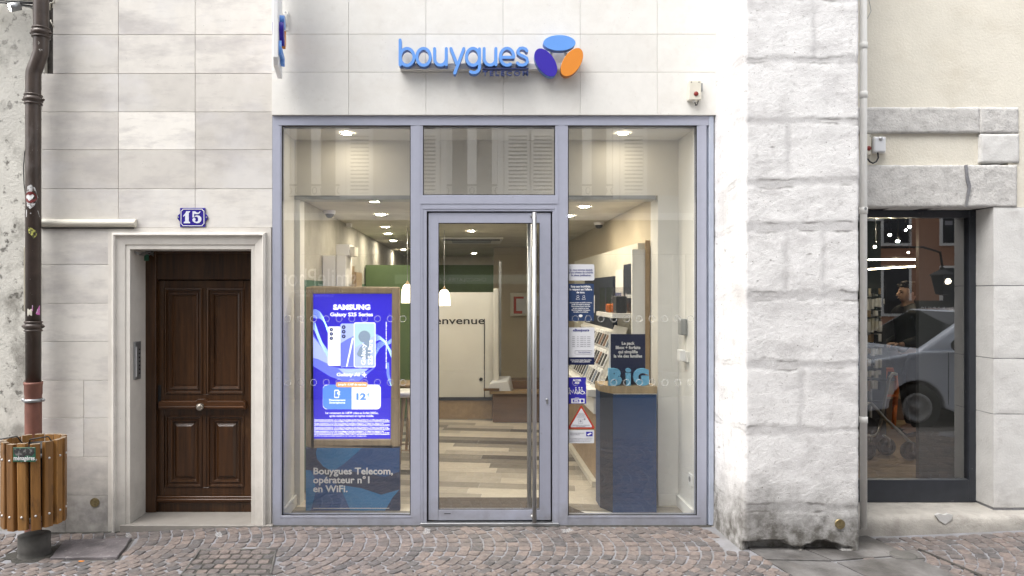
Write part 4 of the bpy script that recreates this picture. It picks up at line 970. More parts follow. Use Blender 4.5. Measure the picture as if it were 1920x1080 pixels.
# stool/table at right edge of left window
t = thing('round_table', 'small round oak table behind the advertising screen', 'table', (PX(768, 2.4), 2.4, 0)); X = PX(778, 2.4)
MB().lathe((X, 2.4, PZ(722, 2.4)), [(0, 0), (.25, 0), (.25, .03), (0, .03)], 30).build('tabletop', m_oak, t)
for i in range(4):
    a = .6 + pi / 2 * i; MB().tube([(X + .12 * cos(a), 2.4 + .12 * sin(a), PZ(722, 2.4)), (X + .2 * cos(a), 2.4 + .2 * sin(a), .01)], .016, 8).build('leg', m_oak, t)
t = thing('stool', 'white seated stool with splayed oak legs behind the screen', 'stool', (PX(757, 1.7), 1.7, 0)); X = PX(760, 1.75)
MB().lathe((X, 1.75, PZ(741, 1.75)), [(0, -.02), (.12, -.01), (.17, .03), (.16, .05), (0, .035)], 26).build('seat', m_whitep, t)
for i in range(4):
    a = .4 + pi / 2 * i; MB().tube([(X + .09 * cos(a), 1.75 + .09 * sin(a), PZ(743, 1.75)), (X + .19 * cos(a), 1.75 + .19 * sin(a), .01)], .012, 8).build('leg', m_oak, t)
MB().lathe((X, 1.75, .22), [(.15, 0), (.162, 0), (.162, .012), (.15, .012)], 24).build('footrest', m_oak, t)
# reception desk
yd = 4.3
t = thing('reception_desk', 'brown reception desk with an oak top seen through the door', 'desk', (PX(960, yd), yd, 0))
MB().box(PX(924, yd), 1.1, yd, yd + .55, .01, PZ(738, yd)).build('front', m_brown, t)
MB().box(PX(918, yd), 1.14, yd - .05, yd + .6, PZ(738, yd), PZ(733, yd)).build('top', m_oak, t, bevel=.004)
MB().box(PX(952, yd), 1.1, yd + .2, yd + .55, PZ(733, yd), PZ(717, yd)).build('raised_shelf', m_brown, t, bevel=.004)
t = thing('paper_bag', 'crumpled white paper bag lying on the reception desk', 'bag', (PX(940, yd), yd, PZ(733, yd)))
mb = MB(); rb = random.Random(4)
vs = []; A_ = (PX(914, yd - .2), PX(966, yd - .2)); z0 = PZ(732.5, yd)
mb.add([(A_[0], yd - .02, z0), (A_[1] - .05, yd - .04, z0), (A_[1], yd + .2, z0), (A_[0] + .02, yd + .22, z0), (A_[0] + .03, yd - .01, z0 + .1), (A_[1] - .09, yd - .02, z0 + .14), (A_[1] - .04, yd + .18, z0 + .19), (A_[0] + .13, yd + .2, z0 + .18)],
       [(0, 1, 5, 4), (1, 2, 6, 5), (2, 3, 7, 6), (3, 0, 4, 7), (4, 5, 6, 7)]); mb.build('bag_body', m_paper, t, bevel=.01)
mb = MB(); mb.box(A_[0] - .05, A_[0] + .17, yd - .06, yd - .045, z0 + .005, z0 + .04); mb.build('bag_flap', m_brown, t)
t = thing('wall_display_case', 'small framed case with orange and white leaflets on the beige wall', 'display case', (PX(978, 7.5), 7.5, PZ(570, 7.5))); y = 7.5
mb = MB(); mb.pb(957, 549, 1040, 592, y, .08); mb.build('case', m_cream, t, bevel=.006)
mb = MB(); mb.pb(963, 556, 1034, 588, y - .012, .01); mb.build('leaflets', m_paper, t)
mb = MB(); mb.pb(963, 556, 982, 560, y - .018, .005); mb.pb(963, 560, 968, 588, y - .018, .005); mb.pb(968, 583, 979, 588, y - .018, .005); mb.build('orange_print', m_stkr, t)

# advertising kiosk
ky = .36
kz = thing('advertising_screen', 'portrait advertising screen in an oak frame glowing blue in the left window', 'screen', (PX(660, ky), ky, PZ(838, ky)))
mb = MB(); mb.pb(573, 538, 586, 838, ky, .09); mb.pb(735, 538, 748.5, 838, ky, .09); mb.pb(586, 538, 735, 551, ky, .09); mb.pb(586, 824, 735, 838, ky, .09)
mb.build('oak_frame', m_oakk, kz, bevel=.012, seg=3)
mb = MB(); mb.pb(585, 550, 736, 825, ky + .03, .03); mb.build('screen', m_sc_blue, kz)
scr = kz.children[-1] if kz.children[-1].name.startswith('screen') else [c for c in kz.children if c.name.startswith('screen')][0]
ys_ = ky + .029
zz6 = lambda u, v: (570 + u / 6.747, 540 + v / 6.747)     # photo detail crop A
zz7 = lambda u, v: (570 + u / 6.747, 680 + v / 6.747)     # photo detail crop B
def sp(pts, mat, lift, name, crop=zz6):
    q = [crop(*p) for p in pts]; mb_ = MB(); y = ys_ - lift; mb_.prism([(PX(a, y), PZ(b, y)) for a, b in q], y, y + .0006); return mb_.build(name, mat, scr)
def rr(x0, y0, x1, y1, r, n=5):
    o = []
    for cx_, cy_, a0 in ((x1 - r, y1 - r, 0), (x0 + r, y1 - r, 90), (x0 + r, y0 + r, 180), (x1 - r, y0 + r, 270)):
        for i in range(n + 1): a = radians(a0 + 90 * i / n); o.append((cx_ + r * cos(a), cy_ + r * sin(a)))
    return o
# soft glow behind the phones as nested pale shapes printed on the advert
sp([(105, 560), (150, 640), (300, 800), (305, 985), (450, 1010), (640, 1075), (760, 1075), (905, 1000), (700, 1180), (500, 1180), (330, 1120), (105, 980)], m_sc_mid, .0008, 'advert_glow')
sp([(105, 600), (230, 760), (305, 870), (305, 960), (180, 900), (105, 880)], m_sc_light, .0012, 'advert_glow')
sp([(430, 1020), (820, 1020), (700, 1110), (540, 1110)], m_sc_light, .0014, 'advert_glow')
mb = MB(); y = ys_ - .002
def wv(pts, hw=.0012, cr=zz6): ribbon(mb, [(PX(cr(*p)[0], y), PZ(cr(*p)[1], y)) for p in pts], hw, y, y + .0003, cap=2)
for i in range(9):
    o_ = i * 13
    wv([(104, 275 + o_ * .9), (150, 275 + o_), (200, 300 + o_ * .8), (240, 360 + o_ * .5), (265, 430 + o_ * .2), (300, 500 + i * 8)])
    wv([(105, 420 + o_ * .8), (140, 440 + o_), (180, 560 + o_ * .9), (230, 690 + o_ * .6), (300, 790 + i * 10)])
for i in range(8):
    o_ = i * 12
    wv([(905, 585 + o_), (960, 610 + o_ * .5), (1020, 660 + o_ * .3), (1070, 740 + o_ * .6), (1108, 800 + o_)])
    wv([(905, 860 - o_ * 1.6), (950, 770 - o_), (1010, 720 - o_ * .6), (1060, 720 - o_ * .5), (1108, 690 - o_ * .6)], .0008)
for i in range(4): wv([(1045 + i * 9, 0), (1050 + i * 9, 150), (1075 + i * 8, 240), (1108, 300 + i * 10)], .0009, zz7)
wv([(470, 1000), (540, 1050), (620, 1050), (730, 1010)], .0008)
mb.build('advert_waves', m_sc_wave, scr)
sp(rr(302, 487, 470, 985, 22), m_sc_white, .003, 'advert_phone'); sp(rr(460, 450, 650, 1000, 25), m_sc_light, .0036, 'advert_phone'); sp([(462, 700), (560, 640), (645, 600), (645, 995), (480, 995), (462, 980)], m_sc_mid, .0038, 'advert_phone')
sp(rr(630, 435, 905, 1005, 24), m_sc_white, .0044, 'advert_phone'); sp(rr(640, 445, 896, 996, 20), m_sc_teal, .0048, 'advert_phone')
sp([(640, 760), (896, 600), (896, 980), (880, 996), (655, 996), (640, 985)], m_sc_light, .0050, 'advert_phone')
sp(circ(764, 615, 76, 76), m_sc_grey, .0054, 'advert_phone'); sp([(668, 830), (700, 760), (765, 692), (830, 640), (845, 690), (840, 850), (800, 905), (720, 880), (680, 860)], m_sc_grey, .0056, 'advert_phone')
for (u, v) in ((346, 526), (346, 581), (346, 636)): sp(circ(u, v, 22, 22, 12), m_sc_dark, .0042, 'advert_lens'); sp(circ(u, v, 7, 7, 8), m_sc_light, .0046, 'advert_lens')
for (u, v) in ((502, 495), (502, 553), (502, 612)): sp(circ(u, v, 25, 25, 12), m_sc_dark, .0042, 'advert_lens'); sp(circ(u, v, 8, 8, 8), m_sc_light, .0046, 'advert_lens')
sp([(607, 630), (630, 632), (552, 985), (540, 1003), (533, 985)], m_sc_white, .0062, 'advert_pen')
def sptext(st, u0, v0, u1, v1, cr=zz6, m=m_sc_white, lift=.0062, **kw):
    a = cr(u0, v0); b = cr(u1, v1); return ptext(st, a[0], a[1], b[0], b[1], ys_ - lift, m, scr, thick=.0008, name='advert_lettering', **kw)
sptext('SAMSUNG', 368, 207, 838, 277, bold=.06, space=1.05); sptext('Galaxy S25 Series', 330, 310, 872, 372, bold=.03)
sptext('Galaxy', 722, 700, 795, 975, vert=True, bold=.02); 
sptext('S25 Ultra', 808, 655, 868, 970, vert=True, bold=.02)
sptext('Galaxy AI', 413, 128, 703, 185, cr=zz7, bold=.03)
sp([(765, 115), (775, 140), (795, 155), (775, 165), (765, 190), (753, 165), (723, 155), (753, 140)], m_sc_white, .0062, 'advert_star', zz7)
sptext('+', 735, 115, 752, 132, cr=zz7); sptext('+', 778, 175, 797, 194, cr=zz7)
sp(rr(238, 278, 972, 590, 52), m_sc_white, .003, 'advert_card', zz7)
sp([(300, 278), (603, 278), (603, 590), (300, 590), (262, 575), (240, 545), (238, 330), (255, 295)], m_sc_cb, .0038, 'advert_card', zz7)
sp(rr(403, 243, 806, 312, 32), m_sc_or, .0046, 'advert_pill', zz7)
sptext("Jusqu'à -110€ de remise", 430, 262, 780, 295, cr=zz7, bold=.03)
sp(rr(383, 342, 444, 448, 12), m_sc_white, .0046, 'advert_icon', zz7); sp(rr(392, 358, 436, 432, 4), m_sc_cb, .0052, 'advert_icon', zz7)
sptext('€', 418, 362, 460, 410, cr=zz7, bold=.03, lift=.0058)
sptext('Financement\nSmartphone', 318, 460, 525, 525, cr=zz7, bold=.03, align='CENTER')
sptext('12', 662, 385, 785, 472, cr=zz7, m=m_sc_cb, bold=.05); sptext('€', 798, 380, 833, 430, cr=zz7, m=m_sc_cb, bold=.02); sptext('/mois', 792, 452, 888, 475, cr=zz7, m=m_sc_light)
sptext('1er versement de 16€99 grâce au forfait 200Go,\naprès remboursement et reprise mobile.', 272, 620, 940, 695, cr=zz7, bold=.02, align='CENTER')
sm1 = ('Financement smartphone : un crédit vous engage et doit être remboursé. Vérifiez vos capacités de\n'
       'remboursement avant de vous engager. Prix smartphone valable pour toute souscription à un forfait\n'
       'après remboursement et reprise mobile. Offre réservée aux particuliers, sous réserve d’acceptation.')
sptext(sm1, 130, 716, 1084, 757, cr=zz7, bold=.045); sptext(sm1.replace('Financement', 'Forfait'), 130, 765, 1084, 805, cr=zz7, bold=.045)
sptext(sm1, 130, 815, 1084, 857, cr=zz7, bold=.045); sptext(sm1.replace('Financement', 'Forfait'), 130, 862, 1084, 915, cr=zz7, bold=.045)
sptext('(1) Prix de vente conseillé, exemple au 1er mars, sans engagement.', 130, 920, 790, 936, cr=zz7, bold=.03)
v0, v1 = zz6(1032, 430), zz6(1050, 1020)
sptext('Galaxy AI disponible selon modèle et version du logiciel', 1032, 430, 1050, 1020, vert=True, bold=.05)
# lower poster
py_ = ky
pt = thing('window_poster', 'dark blue poster with pale blue waves below the advertising screen', 'poster', (PX(660, py_), py_, PZ(966, py_)))
MB().pb(573, 839.5, 750, 962, py_, .05).build('board', m_post_a, pt)
z5 = lambda u, v: (510 + u / 4.155, 740 + v / 4.155)
def pp_(pts, mat, lift):
    q = [z5(*p) for p in pts]; y = py_ - lift; MB().prism([(PX(a, y), PZ(b, y)) for a, b in q], y, y + .0008).build('print', mat, pt)
pp_([(350, 415), (700, 415), (640, 470), (560, 540), (470, 600), (400, 560), (350, 500), (342, 450)], m_post_b, .002)
pp_([(700, 415), (992, 415), (992, 600), (880, 640), (760, 620), (640, 600), (470, 600), (560, 540), (640, 470)], m_post_c, .0016)
pp_([(264, 588), (330, 592), (420, 630), (500, 700), (560, 790), (615, 912), (264, 912)], m_post_c, .002)
pp_([(264, 588), (300, 590), (330, 640), (340, 760), (300, 912), (264, 912)], m_post_b, .0028)
pp_([(520, 700), (700, 730), (850, 780), (992, 740), (940, 800), (900, 870), (875, 912), (615, 912), (570, 810)], m_post_b, .0026)
ptext('Bouygues Telecom,\nopérateur n°1\nen WiFi.', *z5(320, 568), *z5(942, 760), py_ - .004, m_whitep, pt, bold=.026, ls=.95)
MB().pb(587, 952.5, 730, 953.6, py_ - .004, .002).build('rule_line', m_whitep, pt)
MB().pb(571.5, 962, 750.5, 966.5, py_ - .01, .07).build('base', m_whitep, pt, bevel=.002)

# window stickers on the right pane (inside face of the glass)
gy = .0335
def sticker(name, label, q, mat, cat='notice', y=gy, r=None):
    t = thing(name, label, cat, (PX((q[0] + q[2]) / 2, y), y, PZ(q[3], y))); mb_ = MB()
    if r: mb_.prism([(PX(a, y), PZ(b, y)) for a, b in rr(*q, r)], y, y + .001)
    else: mb_.pb(*q, y, .001)
    mb_.build('sheet', mat, t); return t
tl = gy - .0010
def st_t(t, st, q, mat, **kw): return ptext(st, *q, tl, mat, t, thick=.0003, **kw)
t = sticker('notice', 'white rounded notice with blue text, topmost on the right window', (1064, 495.5, 1114.5, 526), m_paper, r=3)
st_t(t, "Ici, nous sommes équipés\nd'une solution de contrôle\nde pièces justificatives.", (1067, 504, 1112, 519), m_paperink, align='CENTER', bold=.02)
t = sticker('notice', 'dark blue respect notice with two small figures on the right window', (1064, 532, 1113.5, 602), M('dark_blue_print', (.02, .045, .12), .5))
st_t(t, "Stop aux incivilités,\nle respect est l'affaire\nde tous.", (1068, 535, 1110, 550), m_whitep, align='CENTER', bold=.03)
for cx_ in (1083.5, 1094.5):
    mb = MB(); mb.tube([(PX(cx_ + 2.1 * cos(a / 8 * pi), gy), tl, PZ(556 + 2.1 * sin(a / 8 * pi), gy)) for a in range(17)], .0012, 4); mb.tube([(PX(x, gy), tl, PZ(y, gy)) for x, y in ((cx_ - 3.5, 561.5), (cx_ - 2.6, 559), (cx_, 558.3), (cx_ + 2.6, 559), (cx_ + 3.5, 561.5), (cx_ - 3.5, 561.5))], .0012, 4); mb.build('figure_icon', m_whitep, t)
st_t(t, "Aucune situation ne justifie la violence,\nqu'elle soit verbale ou physique.\nNous sommes là pour vous aider\net nous comptons sur vous.\nMerci de respecter nos équipes,\nconseillers et conseillères.", (1068, 566, 1110, 586), m_whitep, align='CENTER', bold=.02)
mb = MB(); mb.prism([(PX(a, gy), PZ(b, gy)) for a, b in circ(1088.6, 592.2, 3.6, 2.6)], tl - .0004, tl); mb.build('logo_mark', m_whitep, t)
t = sticker('notice', 'white opening hours notice headed Bonjour on the right window', (1064.5, 614, 1114.5, 684), m_paper)
st_t(t, '«Bonjour»', (1074, 616.5, 1105, 623), m_paperink, bold=.04)
mb = MB()
for i in range(6):
    for x, w_ in ((1073, 5), (1082, 3), (1088, 6), (1095.5, 3), (1101, 6)): mb.pb(x, 631 + 3.6 * i, x + w_, 632 + 3.6 * i, tl - .0004, .0003)
mb.build('hours_table', m_grayink, t)
mb = MB(); gask(mb, 1078, 657, 1110, 664, tl - .0006, .5); mb.build('caption_box', m_grayink, t)
st_t(t, 'Ouvert du lundi au samedi', (1084, 659, 1107, 662), m_paperink)
MB().pb(1064.5, 670, 1114.5, 684, tl - .0004, .0005).build('footer', m_navyp, t)
ptext("Ici nous sommes équipés d'une solution\nde contrôle de pièces justificatives.", 1070, 673.5, 1109, 680, tl - .0008, m_whitep, t, thick=.0003, align='CENTER', bold=.02)
t = sticker('accessibility_sign', 'royal blue sticker with white figures and wheelchair on the right window', (1064.5, 707.5, 1099, 757), m_stkb, 'sign')
st_t(t, 'ACCUEIL\nAIDE', (1074, 711, 1090, 719.5), m_whitep, align='CENTER', bold=.04)
def person_icon(mb, x, y0, s=1., lean=0):
    y = tl
    mb.prism([(PX(a, y), PZ(b, y)) for a, b in circ(x + lean, y0, 1.2 * s, 1.2 * s, 10)], y - .0004, y)
    for pts in (((x + lean * .7, y0 + 2), (x, y0 + 6)), ((x, y0 + 6), (x - 1.6, y0 + 11)), ((x, y0 + 6), (x + 1.6, y0 + 11)), ((x + lean * .6, y0 + 2.6), (x + 2.6, y0 + 5))):
        ribbon(mb, [(PX(a, y), PZ(b, y)) for a, b in pts], .0028 * s, y - .0005, y, cap=3)
mb = MB()
person_icon(mb, 1068, 728, 1, -.5); person_icon(mb, 1079, 727, 1, .8); person_icon(mb, 1086, 727, 1.1, 0)
for pts in (((1070.5, 733), (1074, 737), (1075, 731)), ((1082.5, 733), (1083, 739))): ribbon(mb, [(PX(a, tl), PZ(b, tl)) for a, b in pts], .002, tl - .0005, tl, cap=2)
ribbon(mb, [(PX(1092 + 3 * cos(a / 6 * pi), tl), PZ(736 + 3 * sin(a / 6 * pi), tl)) for a in range(12)], .002, tl - .0005, tl, cap=2)
ribbon(mb, [(PX(a, tl), PZ(b, tl)) for a, b in ((1091, 729), (1091.5, 734), (1095, 734), (1097, 738.5))], .0028, tl - .0006, tl, cap=2); mb.prism([(PX(a, tl), PZ(b, tl)) for a, b in circ(1090.8, 727, 1.2, 1.2, 10)], tl - .0005, tl)
mb.build('pictograms', m_whitep, t)
MB().pb(1071, 747.5, 1096, 756, tl - .0004, .0004).build('call_button_plate', m_whitep, t); mb = MB(); mb.pb(1074, 749, 1086.5, 754.5, tl - .0008, .0003); mb.pb(1089, 749, 1094, 754.5, tl - .0008, .0003); mb.build('call_button', m_stkb, t)
ptext('APPEL', 1075.5, 750.2, 1085, 753.6, tl - .0012, m_whitep, t, thick=.0003, bold=.03); st_t(t, 'SONNEZ', (1078, 745, 1086, 746.6), m_whitep)
t = thing('warning_sign', 'white triangular security sticker with a red border on the right window', 'sign', (PX(1089), gy, PZ(804)))
tri = lambda s_, y: [(PX(1089.6 + (x - 1089.6) * s_, y), PZ(789 + (v - 789) * s_, y)) for x, v in ((1089, 760.5), (1091, 760.5), (1115, 801.5), (1114, 804), (1066, 804), (1065, 801.5))]
MB().prism(tri(1, gy), gy, gy + .001).build('red_border', m_stkr, t); MB().prism(tri(.80, gy), tl - .0002, tl).build('white_field', m_paper, t)
ptext('ATTENTION\nMAGASIN ÉQUIPÉ\nD’UN SYSTÈME\nD’ENCRE DE SÛRETÉ', 1081.5, 774.5, 1098, 783, tl - .0006, m_grayink, t, thick=.0003, align='CENTER', bold=.02)
mb = MB(); gask(mb, 1084, 785.5, 1093, 794, tl - .0010, .6); mb.prism([(PX(a, gy), PZ(b, gy)) for a, b in circ(1088.5, 789.7, 2.2, 2.2)], tl - .0012, tl - .0006); mb.prism([(PX(a, gy), PZ(b, gy)) for a, b in circ(1096, 786, 2, 2)], tl - .0012, tl - .0006); mb.build('safe_icon', m_grayink, t)
ptext('TOUTE MENACE SUR LE PERSONNEL\nEST SANS INTÉRÊT', 1073, 796.5, 1106, 800.5, tl - .0006, m_grayink, t, thick=.0003, align='CENTER', bold=.03)
t = sticker('surveillance_notice', 'small white video surveillance notice with a blue camera symbol, lowest on the right window', (1065.5, 806.5, 1114, 831), m_paper, r=1.5)
MB().pb(1099, 809.5, 1111, 818, tl - .0004, .0004).build('camera_field', m_stkb, t)
mb = MB(); mb.prism([(PX(a, gy), PZ(b, gy)) for a, b in ((1100.5, 814.5), (1107, 811), (1109.5, 813), (1103, 816.5))], tl - .0010, tl - .0005); mb.build('camera_icon', m_whitep, t)
st_t(t, 'Établissement placé sous\nvidéosurveillance', (1068, 810.5, 1095, 816), m_grayink, bold=.02); st_t(t, 'Pour tout renseignement, adressez-vous au responsable du magasin\nou composez le numéro affiché en caisse. Conformément à la loi,\nvous disposez d’un droit d’accès aux images vous concernant.', (1067.5, 821, 1111, 829), m_grayink)

# podium
py_ = .30
pd_ = thing('navy_podium', 'tall navy podium with an oak top standing in the right window', 'podium', (PX(1180, py_), py_, 0))
Xa, Xb, Xc = PX(1126, .42), PX(1149, py_), PX(1231, py_)
MB().slab([(Xb, py_), (Xc, py_), (Xc, py_ + .34), (Xa, py_ + .34), (Xa, .44)], .005, PZ(738.5, py_)).build('body', m_navy, pd_)
mb = MB(); e = .004; mb.add([(Xa - .001, .44, .006), (Xb, py_ - .001, .006), (Xb, py_ - .001, PZ(739, py_)), (Xa - .001, .44, PZ(739, py_))], [(0, 1, 2, 3)]); mb.build('chamfered_side', m_navyD, pd_)
MB().slab([(Xb - .004, py_ - .006), (Xc + .004, py_ - .006), (Xc + .004, py_ + .35), (Xa - .006, py_ + .35), (Xa - .006, .44)], PZ(738, py_), PZ(724.5, py_)).build('oak_top', m_oakk, pd_)
MB().pb(1150, 738.2, 1231, 739.2, py_ - .004, .01).build('trim', m_whitep, pd_)
by_ = .40; zt2 = PZ(724.5, .3)
t = thing('counter_sign', 'navy counter sign with white slogan on top of the podium', 'sign', (PX(1178, by_), by_, zt2))
MB().box(PX(1145, by_), PX(1210, by_), by_, by_ + .02, zt2 + .001, PZ(626.5, by_)).build('panel', m_navyp, t)
MB().box(PX(1142.3, by_), PX(1145, by_) - .0005, by_ - .002, by_ + .03, zt2 + .001, PZ(626.5, by_)).build('edge', m_whitep, t)
ptext('Le pack\nBbox + forfaits\nqui simplifie\nla vie des familles', 1151, 640.5, 1204, 670.5, by_ - .0015, m_whitep, t, align='CENTER', bold=.03)
t = thing('foam_letters', 'light blue cut-out letters B i G standing on the podium', 'letters', (PX(1180, py_), py_ + .03, zt2)); yb_ = py_ + .03
zB, zTt = zt2 + .001, PZ(690.5, yb_)
fit_text('B', PX(1141, yb_), PX(1166.5, yb_), zB, zTt, yb_ + .03, m_lblue, t, bold=.07, thick=.03)
fit_text('G', PX(1187.5, yb_), PX(1217, yb_), zB, zTt, yb_ + .03, m_lblue, t, bold=.07, thick=.03)
fit_text('i', PX(1173.5, yb_), PX(1183.5, yb_), zB, zTt, yb_ + .03, m_lblue, t, bold=.03, thick=.03)
mb = MB(); c_ = (PX(1169, yb_), PZ(717.5, yb_)); mb.tube([(c_[0] + .016 * cos(2 * pi * i / 20), yb_ - .006, c_[1] + .016 * sin(2 * pi * i / 20)) for i in range(21)], .005, 8); mb.build('ring_mark', m_dgrey, t)

# right wall display unit along the side wall
du = thing('display_unit', 'long phone accessory display along the right wall of the shop', 'display unit', (1.4, 2.0, 0))
def sidebox(X0, X1, y0, y1, z0, z1, nm, mat, bev=0): return MB().box(X0, X1, y0, y1, z0, z1).build(nm, mat, du, bevel=bev)
XD = 1.40
sidebox(1.52, 1.60, .80, 4.6, .9, 2.28, 'back_panel', m_cream)
sidebox(1.46, 1.60, .76, .80, .7, 2.22, 'white_end_panel', m_white_in)
sidebox(1.575, 1.615, .745, .76, .7, 2.3, 'oak_end_post', m_oak)
sidebox(1.49, 1.52, .82, 1.25, 1.66, 2.10, 'navy_header', m_navyD); sidebox(1.49, 1.52, 1.27, 1.62, 1.66, 2.06, 'white_header', m_white_in); sidebox(1.47, 1.52, 1.66, 3.4, 1.05, 2.0, 'black_header', m_navyD)
sidebox(1.30, 1.52, .85, 1.65, 1.60, 1.64, 'white_shelf', m_white_in)
sidebox(1.10, 1.60, 1.0, 4.6, .86, .93, 'counter_top', m_white_in, .004); sidebox(1.16, 1.60, 1.02, 4.6, .70, .855, 'counter_edge', m_white_in)
sidebox(1.20, 1.60, 1.05, 4.6, .01, .70, 'oak_cabinet', m_oak); sidebox(1.15, 1.2, 1.05, 4.6, .01, .06, 'kickboard', m_cream)
# slanted back with hooks
mb = MB()
for i in range(4): mb.box(1.28 + .055 * i, 1.30 + .055 * i, 1.1, 3.4, .95 + .13 * i, .965 + .13 * i)
mb.build('hook_rail', m_steel2, du)
mb = MB(); mb.add([(1.24, 1.05, .935), (1.24, 3.5, .935), (1.49, 3.5, 1.5), (1.49, 1.05, 1.5)], [(0, 1, 2, 3)]); mb.build('slanted_panel', m_white_in, du)
hx = du
for (y_, st_) in ((.86, 'Accessoires'), (1.32, 'SMARTPHONES')):
    me_ = fit_text(st_, 0, 1, 0, 1, 0, m_whitep if y_ < 1 else m_paperink, None, bold=.02)
    for v in me_.data.vertices: v.co = Vector((1.489 + v.co.y, y_ + .30 - .28 * v.co.x, 1.78 + .05 * v.co.z)) - Vector(du['_o'])
    me_.parent = du; me_.name = 'panel_lettering'
for (y_, mt_) in ((.9, m_dgrey), (1.25, m_orange)):
    ac = thing('acrylic_case', 'clear acrylic case holding a ' + ('dark speaker' if y_ < 1 else 'small orange device') + ' on the white shelf', 'display case', (1.40, y_, 1.64))
    mb = MB()
    for (a, b) in (((1.31, y_, 1.642), (1.5, y_ + .28, 1.88)),):
        mb.box(a[0], b[0], a[1], b[1], a[2], b[2])
    mb.build('cover', m_acryl, ac)
    p_ = MB(); p_.box(1.36, 1.46, y_ + .06, y_ + .22, 1.643, 1.80 if y_ < 1 else 1.72); o_ = p_.build('speaker' if y_ < 1 else 'gadget', mt_, None, bevel=.012, seg=2)
    tag(o_, 'dark fabric speaker inside the nearer acrylic case' if y_ < 1 else 'small orange device inside the farther acrylic case', 'device')
# phone cases: one built, then copied
pc = thing('phone_case', 'phone case pack hanging in the rows of the display panel', 'phone case', (0, 0, 0), 'phone cases on the display')
MB().box(-.012, .0, -.045, .045, -.085, .085).build('card', m_whitep, pc, bevel=.003)
MB().box(-.020, -.012, -.034, .034, -.075, .05).build('shell', m_black, pc, bevel=.006)
pcs = [pc] + [copy_tree(pc) for _ in range(51)]
sh2 = [c for c in pc.children if c.name.startswith('shell')][0].data
alt = []
for nm_, c_ in (('brown_shell', (.25, .13, .07)), ('clear_grey_shell', (.45, .45, .43)), ('blue_grey_shell', (.12, .16, .22))):
    d_ = sh2.copy(); d_.materials[0] = M(nm_, c_, .4); alt.append(d_)
rq = random.Random(12)
for o in pcs[1:]:
    if rq.random() < .5:
        for c in o.children:
            if c.name.startswith('shell'): c.data = rq.choice(alt)
k_ = 0
for r_i in range(3):
    for j in range(17):
        o = pcs[k_]; k_ += 1; o.location = (1.225 + .075 * r_i, 1.12 + .125 * j + .03 * r_i + rq.uniform(-.01, .01), 1.03 + .165 * r_i); o.rotation_euler = (0, radians(24), 0)
o = pcs[k_]; o.location = (1.22, 1.33, 1.72); o.rotation_euler = (0, 0, 0); o['label'] = 'single phone case pack on the dark header panel above the rows'; del o['group']
# wall fittings in the right bay
t = thing('wall_handset', 'grey wall handset in the right window bay', 'handset', (1.79, .32, PZ(615, .32)))
MB().box(1.74, 1.794, PX(0) * 0 + .24, .34, PZ(628, .3), PZ(597, .3)).build('body', M('mid_grey_plastic', (.28, .29, .29), .4), t, bevel=.012, seg=2)
t = thing('timer_plug', 'white plug-in timer on a socket in the right window bay', 'timer plug', (1.79, .3, PZ(668, .3)))
MB().box(1.73, 1.77, .22, .32, PZ(677, .25), PZ(656, .25)).build('timer', m_whitep, t, bevel=.004); MB().box(1.77, 1.795, .20, .30, PZ(680, .2), PZ(660, .2)).build('socket', m_pvc, t, bevel=.004)
t = thing('wall_socket', 'white wall socket low in the right window bay', 'socket', (1.79, .14, PZ(900, .14)))
MB().box(1.78, 1.7945, .10, .18, PZ(910, .14), PZ(888, .14)).build('plate', m_whitep, t, bevel=.003); MB().cyl((1.777, .14, PZ(898, .14)), (1.7805, .14, PZ(898, .14)), .022, n=18).build('outlet', m_dgrey if 0 else m_steel2, t)

# ================================================================== ROUGH STONE PIER
def fbm(x, y, z, o=4):
    s_ = 0; a = 1; f = 1
    for _ in range(o): s_ += a * mn.noise(Vector((x * f, y * f, z * f))); a *= .5; f *= 2.1
    return s_
yP = -.55
XPl, XPr = PX(1340), PX(1612, yP); XPf = PX(1397, yP)
jz = [PZ(v, yP) for v in (-600, -480, -345, -225, -115, 0 - 5, 112, 228, 343, 425, 556, 684, 806, 952, 1045)]
jv = {5: (), 6: (1527,), 7: (), 8: (1478,), 9: (), 10: (1475, 1545), 11: (), 12: (1503,), 13: (), 14: (1548,)}
per = []       # perimeter samples: (x, y, nx, ny, s)
step = .0085
def seg(p, q, nrm, s0):
    L_ = (Vector(q) - Vector(p)).length; n = max(2, int(L_ / step))
    for i in range(n): t_ = i / n; per.append((p[0] + (q[0] - p[0]) * t_, p[1] + (q[1] - p[1]) * t_, *nrm, s0 + L_ * t_))
    return s0 + L_
rc = .022
s_ = seg((XPl, .05), (XPf, yP + rc), (-1, 0), 0)
for i in range(4): a = pi / 2 * i / 4; per.append((XPf + rc - rc * cos(a), yP + rc - rc * sin(a), -cos(a), -sin(a), s_ + rc * a))
s_ = seg((XPf + rc, yP), (XPr - rc, yP), (0, -1), s_ + rc * pi / 2)
for i in range(4): a = pi / 2 * i / 4; per.append((XPr - rc + rc * sin(a), yP + rc - rc * cos(a), sin(a), -cos(a), s_ + rc * a))
step = .05; seg((XPr, yP + rc), (XPr, .05), (1, 0), s_ + .04); per.append((XPr, .05, 1, 0, s_ + .6))
zl = []; z = -.10
while z < 4.35: zl.append(z); z += .0085
while z < ZT: zl.append(z); z += .06
zl.append(ZT)
vs = []; jt = []; ck = []
